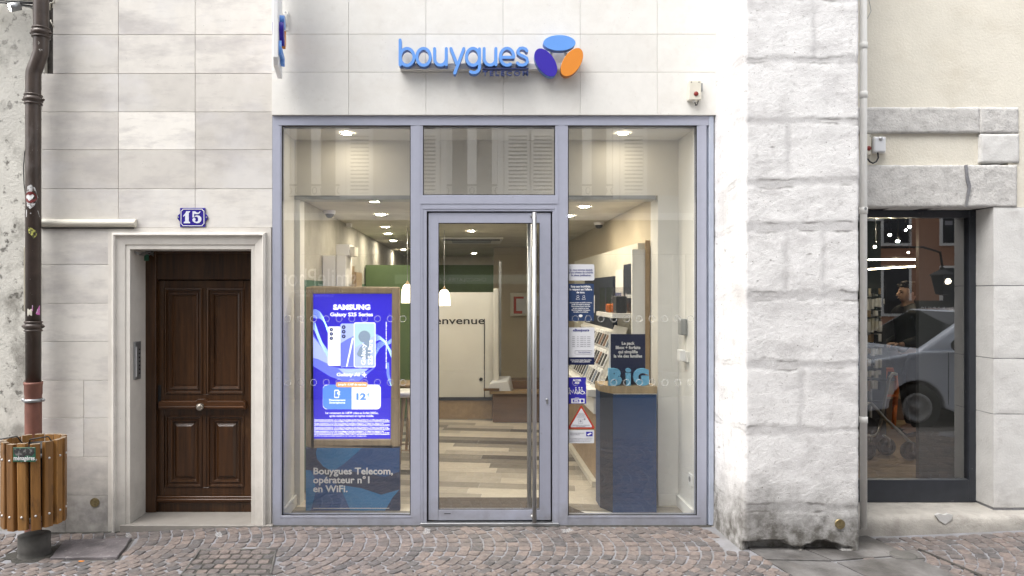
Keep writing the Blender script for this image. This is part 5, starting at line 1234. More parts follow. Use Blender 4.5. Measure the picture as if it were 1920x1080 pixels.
for z in zl:
    # course joint
    for (x, y, nx, ny, s__) in per:
        wob = .014 * fbm(s__ * 3, 1.7, z * 1.1, 2) + .008 * fbm(s__ * 16, 1.7, z * 9, 2)
        side = nx < -.5
        zz = z + wob + (.0 if not side else .02 * sin(s__ * 9))
        dmin = 9; ci = 0
        for i, q in enumerate(jz):
            if abs(zz - q) < dmin: dmin = abs(zz - q)
            if zz < q: ci = i + 1
        hw_ = .026 + .026 * fbm(s__ * 2.2, 9.1, z * .7 + 3, 2)
        j = max(0, min(1, (hw_ - dmin) / .030 + .5))
        if ny < -.5:
            for vx in jv.get(ci, ()):
                dx_ = abs(x + .016 * fbm(z * 5, 3.3 + vx, 1, 3) - PX(vx, yP)) + .006 * fbm(x * 20, 2, z * 14, 2); j = max(j, .75 * max(0, min(1, (.020 - dx_) / .030 + .5)))
        elif side:
            dd = abs(y + .27 + .02 * fbm(z * 3, 5.3, 1, 2) - (.1 if ci % 2 else -.08)); j = max(j, .7 * max(0, min(1, (.012 - dd) / .01 + .5)))
        rough = .0020 * fbm(s__ * 9, 0, z * 9, 3) + .0016 * mn.noise(Vector((s__ * 55, 3, z * 70)))
        if side: rough *= .6; j *= .55
        h = rough * (1 - .3 * j) - (.0030 if not side else .0012) * j * (1 + .8 * fbm(s__ * 12, 8.8, z * 12, 2)) + .005 * fbm(s__ * 2, 4, z * 2, 2)
        if ny < -.5 and z < .075:      # broken hollow along the foot
            hf = fbm(x * 5, 2.2, z * 3, 3) + .45 - abs(z - .02) * 16
            if hf > 0 and x < XPr - .05: h -= min(.07, hf * .3)
        base = .018 * max(0, 1 - z / .5) if side else 0
        vs.append((x + nx * (h + base), y + ny * h, z)); jt.append(j); e_ = abs(hw_ * .9 - dmin); g_ = fbm(s__ * 5, 6.6, z * 3, 2) + .02; ck.append(max(0, min(1, (.008 - e_) / .004)) * max(0, min(1, g_ * 3)) * (1. if ny < -.5 else .5))
n = len(per); m_ = len(zl)
me = bpy.data.meshes.new('rough_blocks'); pier = thing('stone_pier', 'massive whitewashed rough stone pier, dirty at its foot, right of the shopfront', 'pier', (XPf, yP, 0))
me.from_pydata([(v[0] - XPf, v[1] - yP, v[2]) for v in vs], [], [(k_ * n + i, k_ * n + i + 1, (k_ + 1) * n + i + 1, (k_ + 1) * n + i) for k_ in range(m_ - 1) for i in range(n - 1)])
me.attributes.new('joint', 'FLOAT', 'POINT').data.foreach_set('value', jt)
me.attributes.new('crack', 'FLOAT', 'POINT').data.foreach_set('value', ck)
me.polygons.foreach_set('use_smooth', [True] * len(me.polygons)); me.materials.append(m_pier); link('rough_blocks', me, pier)
MB().box(XPl + .08, XPr - .08, -.4, .04, -.1, ZT - .01).build('core', m_hole, pier)
mb = MB(); mb.cyl((PX(1574, yP), yP - .012, PZ(982, yP)), (PX(1574, yP), yP + .03, PZ(982, yP)), .034, n=24); tag(mb.build('survey_disc', m_brass), 'round brass levelling disc low on the stone pier', 'marker disc')
# grout fillet where pier meets ground
t = thing('downpipe', 'slim white plastic pipe running down the right edge of the pier', 'pipe', (PX(1619, -.4), -.4, 0)); yq = -.42; Xp = PX(1619, yq)
MB().tube([(Xp, yq, .12), (Xp, yq, 2.95), (Xp - .002, yq, ZT)], .024, 14).build('pipe', m_pvc, t)
mb = MB()
for py in (86, 178, 395, 787): mb.lathe((Xp, yq, PZ(py, yq)), [(.024, -.024), (.028, -.022), (.028, .022), (.024, .024)], 18)
mb.build('collars', m_pvc, t)
mb = MB(); mb.cyl((Xp, yq - .03, PZ(392, yq)), (Xp, yq - .022, PZ(392, yq)), .010, n=12); mb.build('clip_screw', m_steel2, t)
mb = MB(); mb.tube([(PX(1607, yq), yP + .03, ZT), (PX(1610, yq), yP + .02, PZ(0, yq)), (PX(1619, yq), yP + .05, PZ(15, yq)), (PX(1623, yq), yP + .06, PZ(28, yq)), (PX(1616, yq), yP + .06, PZ(42, yq))], .0022, 5)
tag(mb.build('thin_wire', m_steel2), 'thin wire looping over the top of the white plastic pipe', 'wire')

# ================================================================== RIGHT HOUSE
yR = -.10
rh = thing('cream_house_wall', 'cream rendered house front with rough stone window surround at the right', 'wall', (3.5, yR, 0))
def rb(nm, q, mat, yf=yR, dep=.35, bev=.006, seg=1): return MB().pb(*q, yf, dep).build(nm, mat, rh, bevel=bev, seg=seg)
MB().box(PX(1864, yR + .004), PX(2290, yR), yR + .006, yR + .2, 0, PZ(389, yR)).build('bedding', m_mortar, rh)
XRr = PX(2300, yR)
mb = MB(); mb.box(XPr - .05, XRr, yR + .012, .4, PZ(205, yR), ZT); mb.box(PX(1893, yR), XRr, yR + .012, .4, PZ(388, yR), PZ(205, yR)); mb.box(XPr - .05, PX(1845, yR), yR + .030, .4, PZ(310, yR), PZ(246, yR)); mb.build('render', m_plasterR, rh)
def rough_block(nm, q, mat, yf, dep=.3, amp=.0045, res=.012, seed=0):
    X0, X1, Z0, Z1 = PX(q[0], yf) + .001, PX(q[2], yf) - .001, PZ(q[3], yf) + .001, PZ(q[1], yf) - .001
    nx, nz = max(2, int((X1 - X0) / res)), max(2, int((Z1 - Z0) / res)); vs = []; fs = []
    for j in range(nz + 1):
        for i in range(nx + 1):
            x = X0 + (X1 - X0) * i / nx; z = Z0 + (Z1 - Z0) * j / nz
            e = min(i, nx - i, j, nz - j); ed = (.006 if res < .02 else .002) if e == 0 else 0
            jx = amp * .8 * fbm(z * 9, seed, 1, 2) if i in (0, nx) else 0; jz_ = amp * .8 * fbm(x * 9, seed, 5, 2) if j in (0, nz) else 0
            vs.append((x + jx, yf + ed + amp * fbm(x * 11, seed, z * 11, 3) * (e > 0), z + jz_))
    for j in range(nz):
        for i in range(nx): a = j * (nx + 1) + i; fs.append((a, a + 1, a + nx + 2, a + nx + 1))
    b = len(vs); ring_ = [i for i in range(nx + 1)] + [j * (nx + 1) + nx for j in range(1, nz + 1)] + [nz * (nx + 1) + i for i in range(nx - 1, -1, -1)] + [j * (nx + 1) for j in range(nz - 1, 0, -1)]
    for r_i in ring_: v = vs[r_i]; vs.append((v[0], yf + dep, v[2]))
    m = len(ring_)
    for i in range(m): fs.append((ring_[(i + 1) % m], ring_[i], b + i, b + (i + 1) % m))
    o = MB(); o.add(vs, fs, 0, 0, res < .02); return o.build(nm, mat, rh, recalc=False)
rough_block('top_stone', (1560, 200.5, 1838, 249), m_bush, yR - .004, seed=1)
rough_block('corner_stone', (1838.5, 201, 1911, 249.5), m_bush, yR - .006, seed=2)
rough_block('corner_stone', (1839, 250.5, 1912, 305), m_jamb, yR - .004, seed=3, amp=.003)
rough_block('lintel_stone', (1560, 309, 1908, 388), m_bush, yR - .008, dep=.28, seed=4)
mb = MB(); mb.prism([(PX(x, yR - .01), PZ(y, yR - .01)) for x, y in ((1808, 310), (1813, 309), (1815, 330), (1820, 350), (1812, 388), (1808, 388), (1814, 352), (1810, 335))], yR - .0175, yR - .01); mb.build('mortar_crack', m_mortar, rh)
for i, (a, b) in enumerate(((388.5, 535), (536, 671.5), (672.5, 776), (777, 952))):
    rough_block('jamb_stone', (1863, a, 1990, b), m_jamb, yR, seed=10 + i, amp=.0022, res=.03, dep=.3)
    rough_block('jamb_stone', (1991, a + 1, 2300, b - 1), m_jamb, yR, seed=20 + i, amp=.0022, res=.06, dep=.3)
# splayed reveal
ys_in = .085
Xi, Xo = PX(1833, ys_in), PX(1863, yR)
mb = MB()
for a, b in ((388.5, 535), (536, 671.5), (672.5, 776), (777, 952)):
    z0, z1 = PZ(b, yR) + .001, PZ(a, yR) - .001
    mb.add([(Xi + .0, ys_in, z0), (Xo + .002, yR + .004, z0), (Xo + .002, yR + .004, z1), (Xi + .0, ys_in, z1), (Xi + .2, ys_in + .2, z0), (Xo + .2, ys_in + .2, z0), (Xo + .2, ys_in + .2, z1), (Xi + .2, ys_in + .2, z1)],
           [(0, 1, 2, 3), (4, 7, 6, 5), (0, 4, 5, 1), (3, 2, 6, 7), (0, 3, 7, 4)])
mb.build('splayed_reveal', m_jamb, rh)
MB().box(PX(1560, 0), XRr, yR + .12, .4, PZ(388, yR), PZ(310, yR)).build('lintel_core', m_hole, rh)
stp = thing('stone_sill', 'long worn stone sill with a pale heart-shaped patch, right of the pier', 'sill', (3.6, -.2, 0))
def sill():
    vs = []; fs = []; n = 90; X0, X1 = XPr - .02, XRr; prof = [(-.245, -.12), (-.240, .07), (-.232, .115), (-.212, .142), (-.16, .148), (.20, .152)]
    for i in range(n + 1):
        x = X0 + (X1 - X0) * i / n
        for (y, z) in prof: vs.append((x, y + .006 * fbm(x * 6, 7, z * 9, 3), z + .003 * fbm(x * 5, 2, y * 9, 2)))
    m = len(prof)
    for i in range(n):
        for j in range(m - 1): a = i * m + j; fs.append((a, a + m, a + m + 1, a + 1))
    o = MB(); o.add(vs, fs, 0, 0, True); return o
sill().build('sill_block', M('worn_sill_stone', (.42, .395, .355), .85, var=.12, vs=7, bump=.007, bs=60, stain=[(6, .52, .7, (.23, .21, .185), .6, None)], zdirt=(-.02, .12, (.17, .155, .14), .5)), stp)
mb = MB(); yq = -.2425; mb.prism([(PX(x, yq), PZ(y, yq)) for x, y in ((1754, 966), (1762, 963), (1771, 966), (1778, 963), (1787, 966), (1784, 974), (1773, 983), (1762, 977))], yq, yq + .02); mb.build('pale_patch', M('pale_chipped_stone', (.56, .55, .53), .85, bump=.004, bs=60), stp)
# plug + alarm on right niche
t = alarm(1621, 252, 1634, 290, yR + .03, 'partly hidden alarm box in the cream niche beside the white pipe', False)
t = thing('flash_unit', 'clear domed flash light unit mounted in the cream niche', 'flash light', (PX(1651, yR), yR, PZ(270, yR)))
yq = yR + .028
MB().pb(1638, 256, 1661, 287, yq - .03, .03).build('base', m_pvc, t, bevel=.004)
MB().pb(1640, 257, 1662, 285, yq - .075, .045).build('cover', M('milky_plastic', (.72, .73, .75), .15), t, bevel=.012, seg=3)
MB().lathe((PX(1652, yq - .08), yq - .077, PZ(264, yq)), [(0, -.008), (.012, -.006), (.016, 0)], axis='y').build('lens', m_steel, t)
mb = MB(); mb.tube([(PX(x, yR), yR - .02, PZ(y, yR)) for x, y in ((1643, 287), (1644, 297), (1640, 304), (1634, 307), (1628, 304), (1623, 297))], .006, 8); mb.build('cable', m_black, t)
mb = MB(); mb.ell((PX(1636, yR), yR - .03, PZ(264, yR)), (.01, .01, .01)); mb.build('connector', m_brass, t)

# right shop window
yF = .09
rw = thing('dark_shop_window', 'tall dark framed shop window reflecting a parked van', 'window', (3.5, yF, .15))
MB().pb(1540, 394, 1818, 408, yF, .07).build('frame', m_dgrey, rw, bevel=.003)
mb = MB(); mb.pb(1817.5, 394, 1834, 942, yF - .001, .07); mb.build('frame', m_dgrey, rw, bevel=.003)
MB().pb(1540, 900, 1817.5, 942, yF, .07).build('frame', m_dgrey, rw, bevel=.003)
mb = MB(); mb.pb(1815, 408, 1817.2, 900, yF + .02, .02); mb.pb(1540, 898.5, 1817, 900.2, yF + .021, .02); mb.build('glazing_bead', m_steel2, rw)
mb = MB(); X0, X1, Z0, Z1 = PX(1530, .12), PX(1819, .12), PZ(902, .12), PZ(406, .12); mb.add([(X0, .12, Z0), (X1, .12, Z0), (X1, .12, Z1), (X0, .12, Z1)], [(0, 1, 2, 3)]); mb.build('window_pane', m_glassD, rw, recalc=False)
mb = MB(); mb.pb(1772, 414, 1786, 422, .125, .001); mb.build('small_label', m_grayink, rw)
ri = thing('dark_shop_room', 'dim shop room with oak floor behind the dark framed window', 'room', (3.5, .2, .15))
zf = .17
mb = MB(); v_ = 0
while v_ < 6:
    u_ = 2.4 - rp.random()
    while u_ < 9: L_ = 1.1; mb.add([(u_ + .001, .2 + v_, zf), (u_ + L_, .2 + v_, zf), (u_ + L_, .2 + v_ + .118, zf), (u_ + .001, .2 + v_ + .118, zf)], [(0, 1, 2, 3)], rp.random()); u_ += L_ + .001
    v_ += .12
mb.build('parquet', m_plankR, ri, recalc=False)
MB().box(2.0, 9, .16, 6.4, .05, zf - .003).build('subfloor', m_brown, ri)
MB().box(2.0, 2.2, .5, 6.4, zf, 3.0).build('side_wall', m_darkin, ri); MB().box(9, 9.2, .5, 6.4, zf, 3.0).build('side_wall', m_darkin, ri)
MB().box(2.2, 9, 6.2, 6.4, zf, 3.0).build('back_wall', m_darkin, ri); MB().box(2.2, 9, .17, 6.4, 3.0, 3.1).build('ceiling', m_darkin, ri)
MB().box(PX(1723, .3), 6.2, .3, .34, zf, 2.62).build('charcoal_partition', m_darkp, ri)
MB().box(2.2, 9, 3.3, 6.2, zf + .001, zf + .30).build('raised_platform', m_oak, ri) if 0 else None
t = thing('wall_bench', 'low oak platform with a pale edge at the back of the dark shop', 'platform', (4.9, 3.4, zf))
MB().box(3.6, 6.4, 3.6, 5.0, zf, zf + .28).build('body', m_brown, t); MB().box(3.6, 6.4, 3.56, 5.0, zf + .282, zf + .33).build('top', m_oak, t)
def glowbar(px0, py0, px1, py1, y, lab):
    mb = MB(); mb.tube([(PX(px0, y), y, PZ(py0, y)), (PX(px1, y), y, PZ(py1, y))], .007, 8); t = thing('tube_light', lab, 'light', (PX(px0, y), y, PZ(py0, y))); mb.build('tube', M('glowing_tube', (1, .82, .55), emis=14), t)
    mb = MB(); mb.tube([(PX(px0, y), y, PZ(py0, y) + .018), (PX(px1, y), y, PZ(py1, y) + .018)], .008, 6); mb.build('rail', m_black, t)
glowbar(1628, 487, 1716, 486.5, 2.2, 'upper glowing tube light in the dark shop'); glowbar(1628, 505, 1716, 499.5, 2.6, 'lower glowing tube light in the dark shop')
m_lamp2 = M('bright_small_bulb', (1, .86, .62), emis=1000)
def spot2(px, py, y, r, lab, e=40):
    t = thing('small_spotlight', lab, 'spotlight', (PX(px, y), y, PZ(py, y))); c = Vector((PX(px, y), y, PZ(py, y)))
    MB().cyl(c + Vector((.02, .03, .06)), c, r * .9, r, n=16).build('housing', m_black, t)
    MB().ell(c + Vector((0, -.003, -.004)), (r * .85, r * .5, r * .5)).build('bulb', m_lamp2, t)
    MB().cyl(c + Vector((.02, .03, .06)), (c.x + .02, c.y + .03, 2.99), .008, n=6).build('stem', m_black, t)
spot2(1705, 425, 2.6, .018, 'upper small lit spotlight of the pair in the dark shop'); spot2(1698, 431, 2.7, .012, 'lower small lit spotlight of the pair in the dark shop')
spot2(1683, 452, 2.9, .024, 'flat lit spotlight below the pair in the dark shop'); spot2(1703, 473, 3.4, .014, 'lowest lit spotlight just above the tube lights')
# hanging goods shelf at left
gs = thing('goods_rack', 'wall rack crowded with small accessories at the left of the dark shop', 'rack', (PX(1640, 1.6), 1.6, zf))
MB().box(PX(1560, 1.9), PX(1662, 1.9), 1.9, 1.95, zf, PZ(531, 1.9)).build('backboard', m_darkin, gs)
mb = MB(); mb.box(PX(1560, 1.7), PX(1652, 1.7), 1.65, 1.9, PZ(650, 1.7), PZ(646, 1.7)); mb.box(PX(1560, 1.7), PX(1640, 1.7), 1.7, 1.9, PZ(594, 1.7), PZ(590, 1.7)); mb.build('shelf', m_steel2, gs)
rg = random.Random(8); gm = [m_whitep, m_cream, m_steel2, m_black, m_oak, m_orange]
gproto = {}
lay = [(1629, 545, 11, 12, 1), (1629, 560, 9, 26, 0), (1628, 598, 10, 18, 1), (1644, 543, 5, 12, 0), (1650, 543, 4, 26, 3), (1655, 543, 4, 27, 3), (1660, 543, 4, 25, 3), (1645, 578, 5, 16, 3), (1651, 582, 4, 14, 0), (1638, 596, 5, 16, 1),
       (1645, 597, 5, 16, 0), (1652, 598, 4, 14, 2), (1630, 622, 6, 20, 1), (1637, 626, 4, 16, 4), (1644, 626, 5, 18, 0), (1631, 610, 5, 10, 1), (1628, 634, 5, 12, 0), (1658, 560, 3, 10, 0), (1640, 560, 4, 12, 3)]
for r_i, (yy0, hh0) in enumerate(((540, 14), (558, 20), (582, 15), (602, 20), (626, 18), (652, 16), (672, 18), (694, 14), (714, 20))):
    for c_i in range(6):
        if rg.random() < .85: lay.append((1618 + 6.6 * c_i + rg.uniform(-1, 1), yy0 + rg.uniform(0, 3), rg.choice((4, 5, 5.5)), hh0 - rg.uniform(0, 6), rg.choice((0, 1, 1, 3, 0, 4))))
for q_i, (x, y0, w_, h_, mi) in enumerate(lay):
    yy = 1.72 - (.06 if q_i > 18 else 0)
    o = MB().box(PX(x - w_ / 2, yy), PX(x + w_ / 2, yy), yy, yy + .05, PZ(y0 + h_, yy), PZ(y0, yy)).build('accessory_pack', gm[mi], None, bevel=.003)
    tag(o, 'small boxed or blistered accessory on the rack of the dark shop', 'package', 'accessory packs on the dark shop rack')
# vertical white shelf upright low left
t = thing('white_stand', 'slim white upright stand low at the left of the dark shop', 'stand', (PX(1634, 1.7), 1.7, zf))
MB().box(PX(1633, 1.7), PX(1635, 1.7), 1.7, 1.73, zf, PZ(712, 1.7)).build('upright', m_whitep, t)
mb = MB(); mb.box(PX(1600, 1.7), PX(1635, 1.7), 1.7, 1.9, zf, zf + .02); mb.build('foot', m_whitep, t)
# orange A-frame
t = thing('orange_steps', 'orange wooden step frame standing behind the wheeled walker', 'step frame', (PX(1672, 3.0), 3.0, zf)); y = 3.0
mb = MB(); mb.pb(1660, 690, 1689, 697, y, .04); mb.build('top_bar', m_orange, t, bevel=.004)
for pts in (((1662, 693), (1650, 770)), ((1686, 697), (1680, 760)), ((1682, 705), (1689, 725))):
    mb = MB(); mb.tube([(PX(a, y), y + .02, PZ(b, y)) for a, b in pts], .028, 4); mb.build('leg', m_orange, t)
mb = MB(); mb.pb(1657, 740, 1682, 744, y, .03); mb.build('rung', m_orange, t)
mb = MB(); mb.tube([(PX(1650, y), y + .02, PZ(770, y)), (PX(1647, y), y + .02, zf)], .026, 4); mb.tube([(PX(1680, y), y + .02, PZ(760, y)), (PX(1677, y), y + .02, zf)], .026, 4); mb.build('leg', m_orange, t)
# wheeled walker
wk = thing('wheeled_walker', 'grey tubular wheeled walker standing just inside the dark window', 'walker', (PX(1680, .9), .9, zf)); yw = .75
kq = lambda y: y
def WP(px, py, y=yw): return (PX(px, y), y, PZ(py, y))
# scale so wheels rest on the floor: wheels seen at 863/848 px
def wheel(px, py, y, r, nm='wheel'):
    c = (PX(px, y), y, zf + r); m_ = MB(); m_.lathe(c, [(r * .72, -.016), (r * .94, -.018), (r, -.008), (r, .008), (r * .94, .018), (r * .72, .016)], 26, axis='y'); w_ = m_.build('wheel', m_black, wk)
    m_ = MB(); m_.lathe(c, [(0, -.012), (r * .2, -.014), (r * .3, -.008), (r * .72, -.010), (r * .72, .010), (0, .010)], 22, axis='y'); m_.build('hub', m_dgrey, w_); return c
y1, y2 = 1.42, 1.62
c1 = wheel(1662, 0, y2, .092); c2 = wheel(1706, 0, y1, .095); c3 = wheel(1624, 0, y1, .095)
m_tube = M('silver_tube', (.42, .40, .36), .3, .8)
def wt(pts, r, nm='tube', mt=m_tube): MB().tube(pts, r, 10).build(nm, mt, wk)
wt([WP(1672, 703, 1.5), WP(1667, 712, 1.5), WP(1660, 745, 1.5), WP(1652, 790, 1.5), WP(1647, 806, 1.5)], .014, 'upright_tube')
wt([WP(1668, 708, 1.5), WP(1674, 700, 1.5), WP(1681, 702, 1.5)], .016, 'handle', m_pvc)
wt([WP(1600, 817, 1.5), WP(1640, 817, 1.5), WP(1645, 812, 1.5), WP(1650, 795, 1.5)], .014, 'cross_tube')
wt([WP(1625, 757, 1.45), WP(1633, 756, 1.45), WP(1640, 763, 1.45), WP(1660, 786, 1.45), WP(1685, 808, 1.45), WP(1703, 826, 1.45)], .016, 'main_tube')
wt([WP(1600, 752, 1.55), WP(1655, 753, 1.55), WP(1662, 747, 1.55)], .010, 'seat_rail', m_black)
for (cx_, y_, top) in ((c1, y2, WP(1656, 815, y2)), (c2, y1, WP(1702, 826, y1))):
    wt([top, (cx_[0] + .012, y_ - .03, cx_[2] + .08), (cx_[0] + .004, y_ - .03, cx_[2])], .013, 'fork', m_dgrey if 0 else m_steel2)
wt([WP(1618, 790, 1.5), WP(1660, 783, 1.6)], .008, 'stay', m_black)
wt([WP(1600, 705, 1.5), WP(1662, 712, 1.5)], .007, 'brake_cable', m_black)
MB().ell(WP(1626, 800, 1.55), (.11, .08, .10)).build('black_bag', m_jacket, wk)

# ------------------------------------------------------------------ the man in the dark shop
def skin_body(name, chain, mat, parent, sub=2):
    """chain: list of (verts [(p, r)], edges)"""
    P_, E_, R_ = chain; me = bpy.data.meshes.new(name); o0 = Vector(parent['_o'])
    me.from_pydata([tuple(Vector(p) - o0) for p in P_], E_, []); o = bpy.data.objects.new(name, me); COL.objects.link(o)
    m = o.modifiers.new('s', 'SKIN'); sv = me.skin_vertices[0].data
    for i, r in enumerate(R_): sv[i].radius = r if isinstance(r, tuple) else (r, r); sv[i].use_root = (i == 0)
    o.modifiers.new('u', 'SUBSURF').levels = sub; o.modifiers[-1].render_levels = sub
    dg = bpy.context.evaluated_depsgraph_get(); nm_ = bpy.data.meshes.new_from_object(o.evaluated_get(dg)); bpy.data.objects.remove(o)
    nm_.materials.clear()
    for m_ in (mat if isinstance(mat, list) else [mat]): nm_.materials.append(m_)
    nm_.attributes.new('tint', 'FLOAT', 'FACE'); nm_.polygons.foreach_set('use_smooth', [True] * len(nm_.polygons))
    return link(name, nm_, parent)
ym = 2.66
px_ = PX(1704, ym); man = thing('person', 'man in a black padded jacket looking left inside the dark shop', 'person', (px_, ym, zf))
mx = lambda a, dy_=0, z=0: (px_ + a, ym + dy_, zf + z)
# body: pelvis root, spine, neck, head; legs; arms
Pn = [mx(.02, 0, .92), mx(.02, 0, 1.12), mx(.0, 0, 1.34), mx(.0, 0, 1.46), mx(-.01, 0, 1.54), mx(-.015, 0, 1.60), mx(-.02, 0, 1.70),
      mx(.02, -.10, .86), mx(-.02, -.11, .48), mx(.02, -.11, .09), mx(-.14, -.11, .04),
      mx(.02, .10, .86), mx(.04, .11, .48), mx(.09, .11, .09), mx(-.05, .11, .04),
      mx(.0, -.19, 1.42), mx(.03, -.22, 1.14), mx(-.20, -.20, 1.07), mx(-.245, -.20, 1.075),
      mx(.0, .19, 1.42), mx(.05, .22, 1.14), mx(-.17, .20, 1.04), mx(-.21, .20, 1.05)]
En = [(0, 1), (1, 2), (2, 3), (3, 4), (4, 5), (5, 6), (0, 7), (7, 8), (8, 9), (9, 10), (0, 11), (11, 12), (12, 13), (13, 14), (3, 15), (15, 16), (16, 17), (17, 18), (3, 19), (19, 20), (20, 21), (21, 22)]
Rn = [.13, .13, .14, .10, .055, .075, .085, .085, .058, .04, .035, .085, .058, .04, .035, .055, .042, .028, .03, .055, .042, .028, .03]
skin_body('body', (Pn, En, Rn), m_skin, man, 2)
idx = [0, 1, 2, 3, 15, 16, 17, 19, 20, 21]; mp = {v: i for i, v in enumerate(idx)}
Pj = [Pn[i] for i in idx]; Ej = [(mp[a], mp[b]) for a, b in En if a in mp and b in mp]
Rj = [.165, .165, .17, .125, .075, .062, .045, .075, .062, .045]
Pj.append(mx(0, 0, 1.555)); Ej.append((3, 10)); Rj.append(.078)
skin_body('padded_jacket', (Pj, Ej, Rj), m_jacket, man, 2)
idx = [0, 7, 8, 9, 11, 12, 13]; mp = {v: i for i, v in enumerate(idx)}
skin_body('trousers', ([Pn[i] for i in idx], [(mp[a], mp[b]) for a, b in En if a in mp and b in mp], [.15, .105, .075, .058, .105, .075, .058]), m_trous, man, 2)
for sy in (-.11, .11):
    xx = .02 if sy < 0 else .09
    skin_body('shoe', ([mx(xx + .02, sy, .045), mx(xx - .08, sy, .035), mx(xx - .17, sy, .03)], [(0, 1), (1, 2)], [.045, .042, .03]), m_black, man, 2)
# head with face (profile to the left)
hc = Vector(mx(-.02, 0, 1.655))
hm = MB(); hm.ell(hc, (.098, .078, .118), 24, 18); v2 = []
for (x, y, z) in hm.v:
    dx, dz = x - hc.x, z - hc.z
    if dx < 0 and dz < 0: x += -.012 * min(1, -dz / .08)              # chin forward
    if abs(dz + .005) < .03 and dx < -.05: x += .010 * (1 - abs(dz + .005) / .03)   # eye hollows
    v2.append((x, y, z))
hm.v = v2
hm.tube([hc + Vector((-.088, 0, .022)), hc + Vector((-.108, 0, -.008)), hc + Vector((-.116, 0, -.026)), hc + Vector((-.095, 0, -.034))], [.009, .013, .016, .010], 10)
hm.tube([hc + Vector((-.094, -.028, -.058)), hc + Vector((-.104, 0, -.056)), hc + Vector((-.094, .028, -.058))], .008, 8)
for sy in (-1, 1): hm.ell(hc + Vector((.012, sy * .078, -.004)), (.018, .010, .032)); 
hm.build('head', m_skin, man)
em = MB()
for sy in (-1, 1): em.ell(hc + Vector((-.084, sy * .032, .008)), (.010, .012, .007)); em.tube([hc + Vector((-.084, sy * .048, .024)), hc + Vector((-.096, sy * .028, .030)), hc + Vector((-.094, sy * .012, .026))], .004, 6)
em.build('eyes_and_brows', m_hair, man)
hh_ = MB(); hh_.ell(hc + Vector((.012, 0, .028)), (.104, .087, .108), 22, 16)
hh_.v = [(x + (.055 * max(0, (-(x - hc.x)) / .09) if z < hc.z + .05 and x < hc.x else 0), y * 1, max(z, hc.z - .03 + .25 * max(0, hc.x + .01 - x)) ) for (x, y, z) in hh_.v]
for i in range(26):
    a = rg.uniform(-.09, .07); b_ = rg.uniform(-.06, .06); hh_.ell(hc + Vector((a, b_, .112 + rg.uniform(-.02, .02) - a * a * 4)), (.022, .02, .018), 8, 6)
hh_.build('hair', m_hair, man)
# hands with five separate fingers
def hand(w, par):
    w = Vector(w); P_ = [w, w + Vector((-.045, 0, .0)), w + Vector((-.085, 0, .004))]; E_ = [(0, 1), (1, 2)]; R_ = [(.026, .02), (.042, .018), (.040, .014)]
    for i, (dy_, L_) in enumerate(((-.030, .060), (-.010, .072), (.010, .068), (.030, .052))):
        b = w + Vector((-.088, dy_, .004)); k = len(P_)
        P_ += [b, b + Vector((-L_ * .45, dy_ * .1, -.012)), b + Vector((-L_ * .62, dy_ * .15, -.045))]; E_ += [(2, k), (k, k + 1), (k + 1, k + 2)]; R_ += [.010, .009, .008]
    k = len(P_); P_ += [w + Vector((-.04, -.046, .004)), w + Vector((-.075, -.060, -.012)), w + Vector((-.10, -.052, -.026))]; E_ += [(1, k), (k, k + 1), (k + 1, k + 2)]; R_ += [.013, .010, .008]
    skin_body('hand', (P_, E_, R_), m_skin, par, 2)
hand(mx(-.245, -.20, 1.075), man); hand(mx(-.21, .20, 1.05), man)
spot2(1668, 440, 1.0, .014, 'added small spotlight near the glass, brightening the goods rack')  # extra lamp put in to light the rack from the front
spot2(1640, 462, .8, .012, 'added small spotlight nearest the pier, brightening the goods rack')  # second extra lamp, added for brighter shelves

# ================================================================== THE OTHER SIDE OF THE STREET
W_ = -6.5
ob = thing('opposite_house', 'grey plastered house with white louvred shutters across the street', 'building', (0, W_, 0))
m_op = M('warm_grey_plaster', (.58, .56, .52), .9, var=.06, vs=1.5); m_opw = M('white_shutter_paint', (.84, .84, .82), .6); m_opd = M('dark_shop_paint', (.045, .05, .045), .5); m_opg = M('green_grey_shop_paint', (.06, .075, .06), .5)
XA, XB = -9.0, 7.2; ZO = 7.6; ZS = 3.2
KR = (D + 6.5) / D * S
def RX(px): return (px - CX) * KR
def RZ(py): return CH + (CY - py) * KR
wins = [(550, 627), (846, 924), (1065, 1142)]
wl = [(RX(a) - .08, RX(b) + .08) for a, b in wins] + [(-5.7, -4.8), (-8.2, -7.3), (4.9, 5.8)]
wl.sort(); zb_, zt_ = RZ(372), 5.75
mb = MB(); xcur = XA
for a, b in wl: mb.box(xcur, a, W_ - .35, W_, ZS, ZO); mb.box(a, b, W_ - .35, W_, ZS, zb_); mb.box(a, b, W_ - .35, W_, zt_, ZO); xcur = b
mb.box(xcur, XB, W_ - .35, W_, ZS, ZO); mb.box(XA, XB, W_ - 6, W_ - 5.6, 0, ZO); mb.box(XB - .35, XB, W_ - 5.6, W_ - .35, 0, ZO); mb.build('wall', m_op, ob)
MB().box(XA, XB, W_ - 6, W_, ZO, ZO + .15).build('roof', m_dgrey, ob)
mb = MB(); mb.box(XA, XB, W_ - .02, W_ + .06, ZS - .12, ZS); mb.box(XA, XB, W_ - .02, W_ + .12, ZO - .2, ZO); mb.build('cornice', m_opw, ob)
MB().box(XA, XB, W_ - .6, W_ - .4, ZS, ZO).build('dark_rooms', m_dgrey, ob)
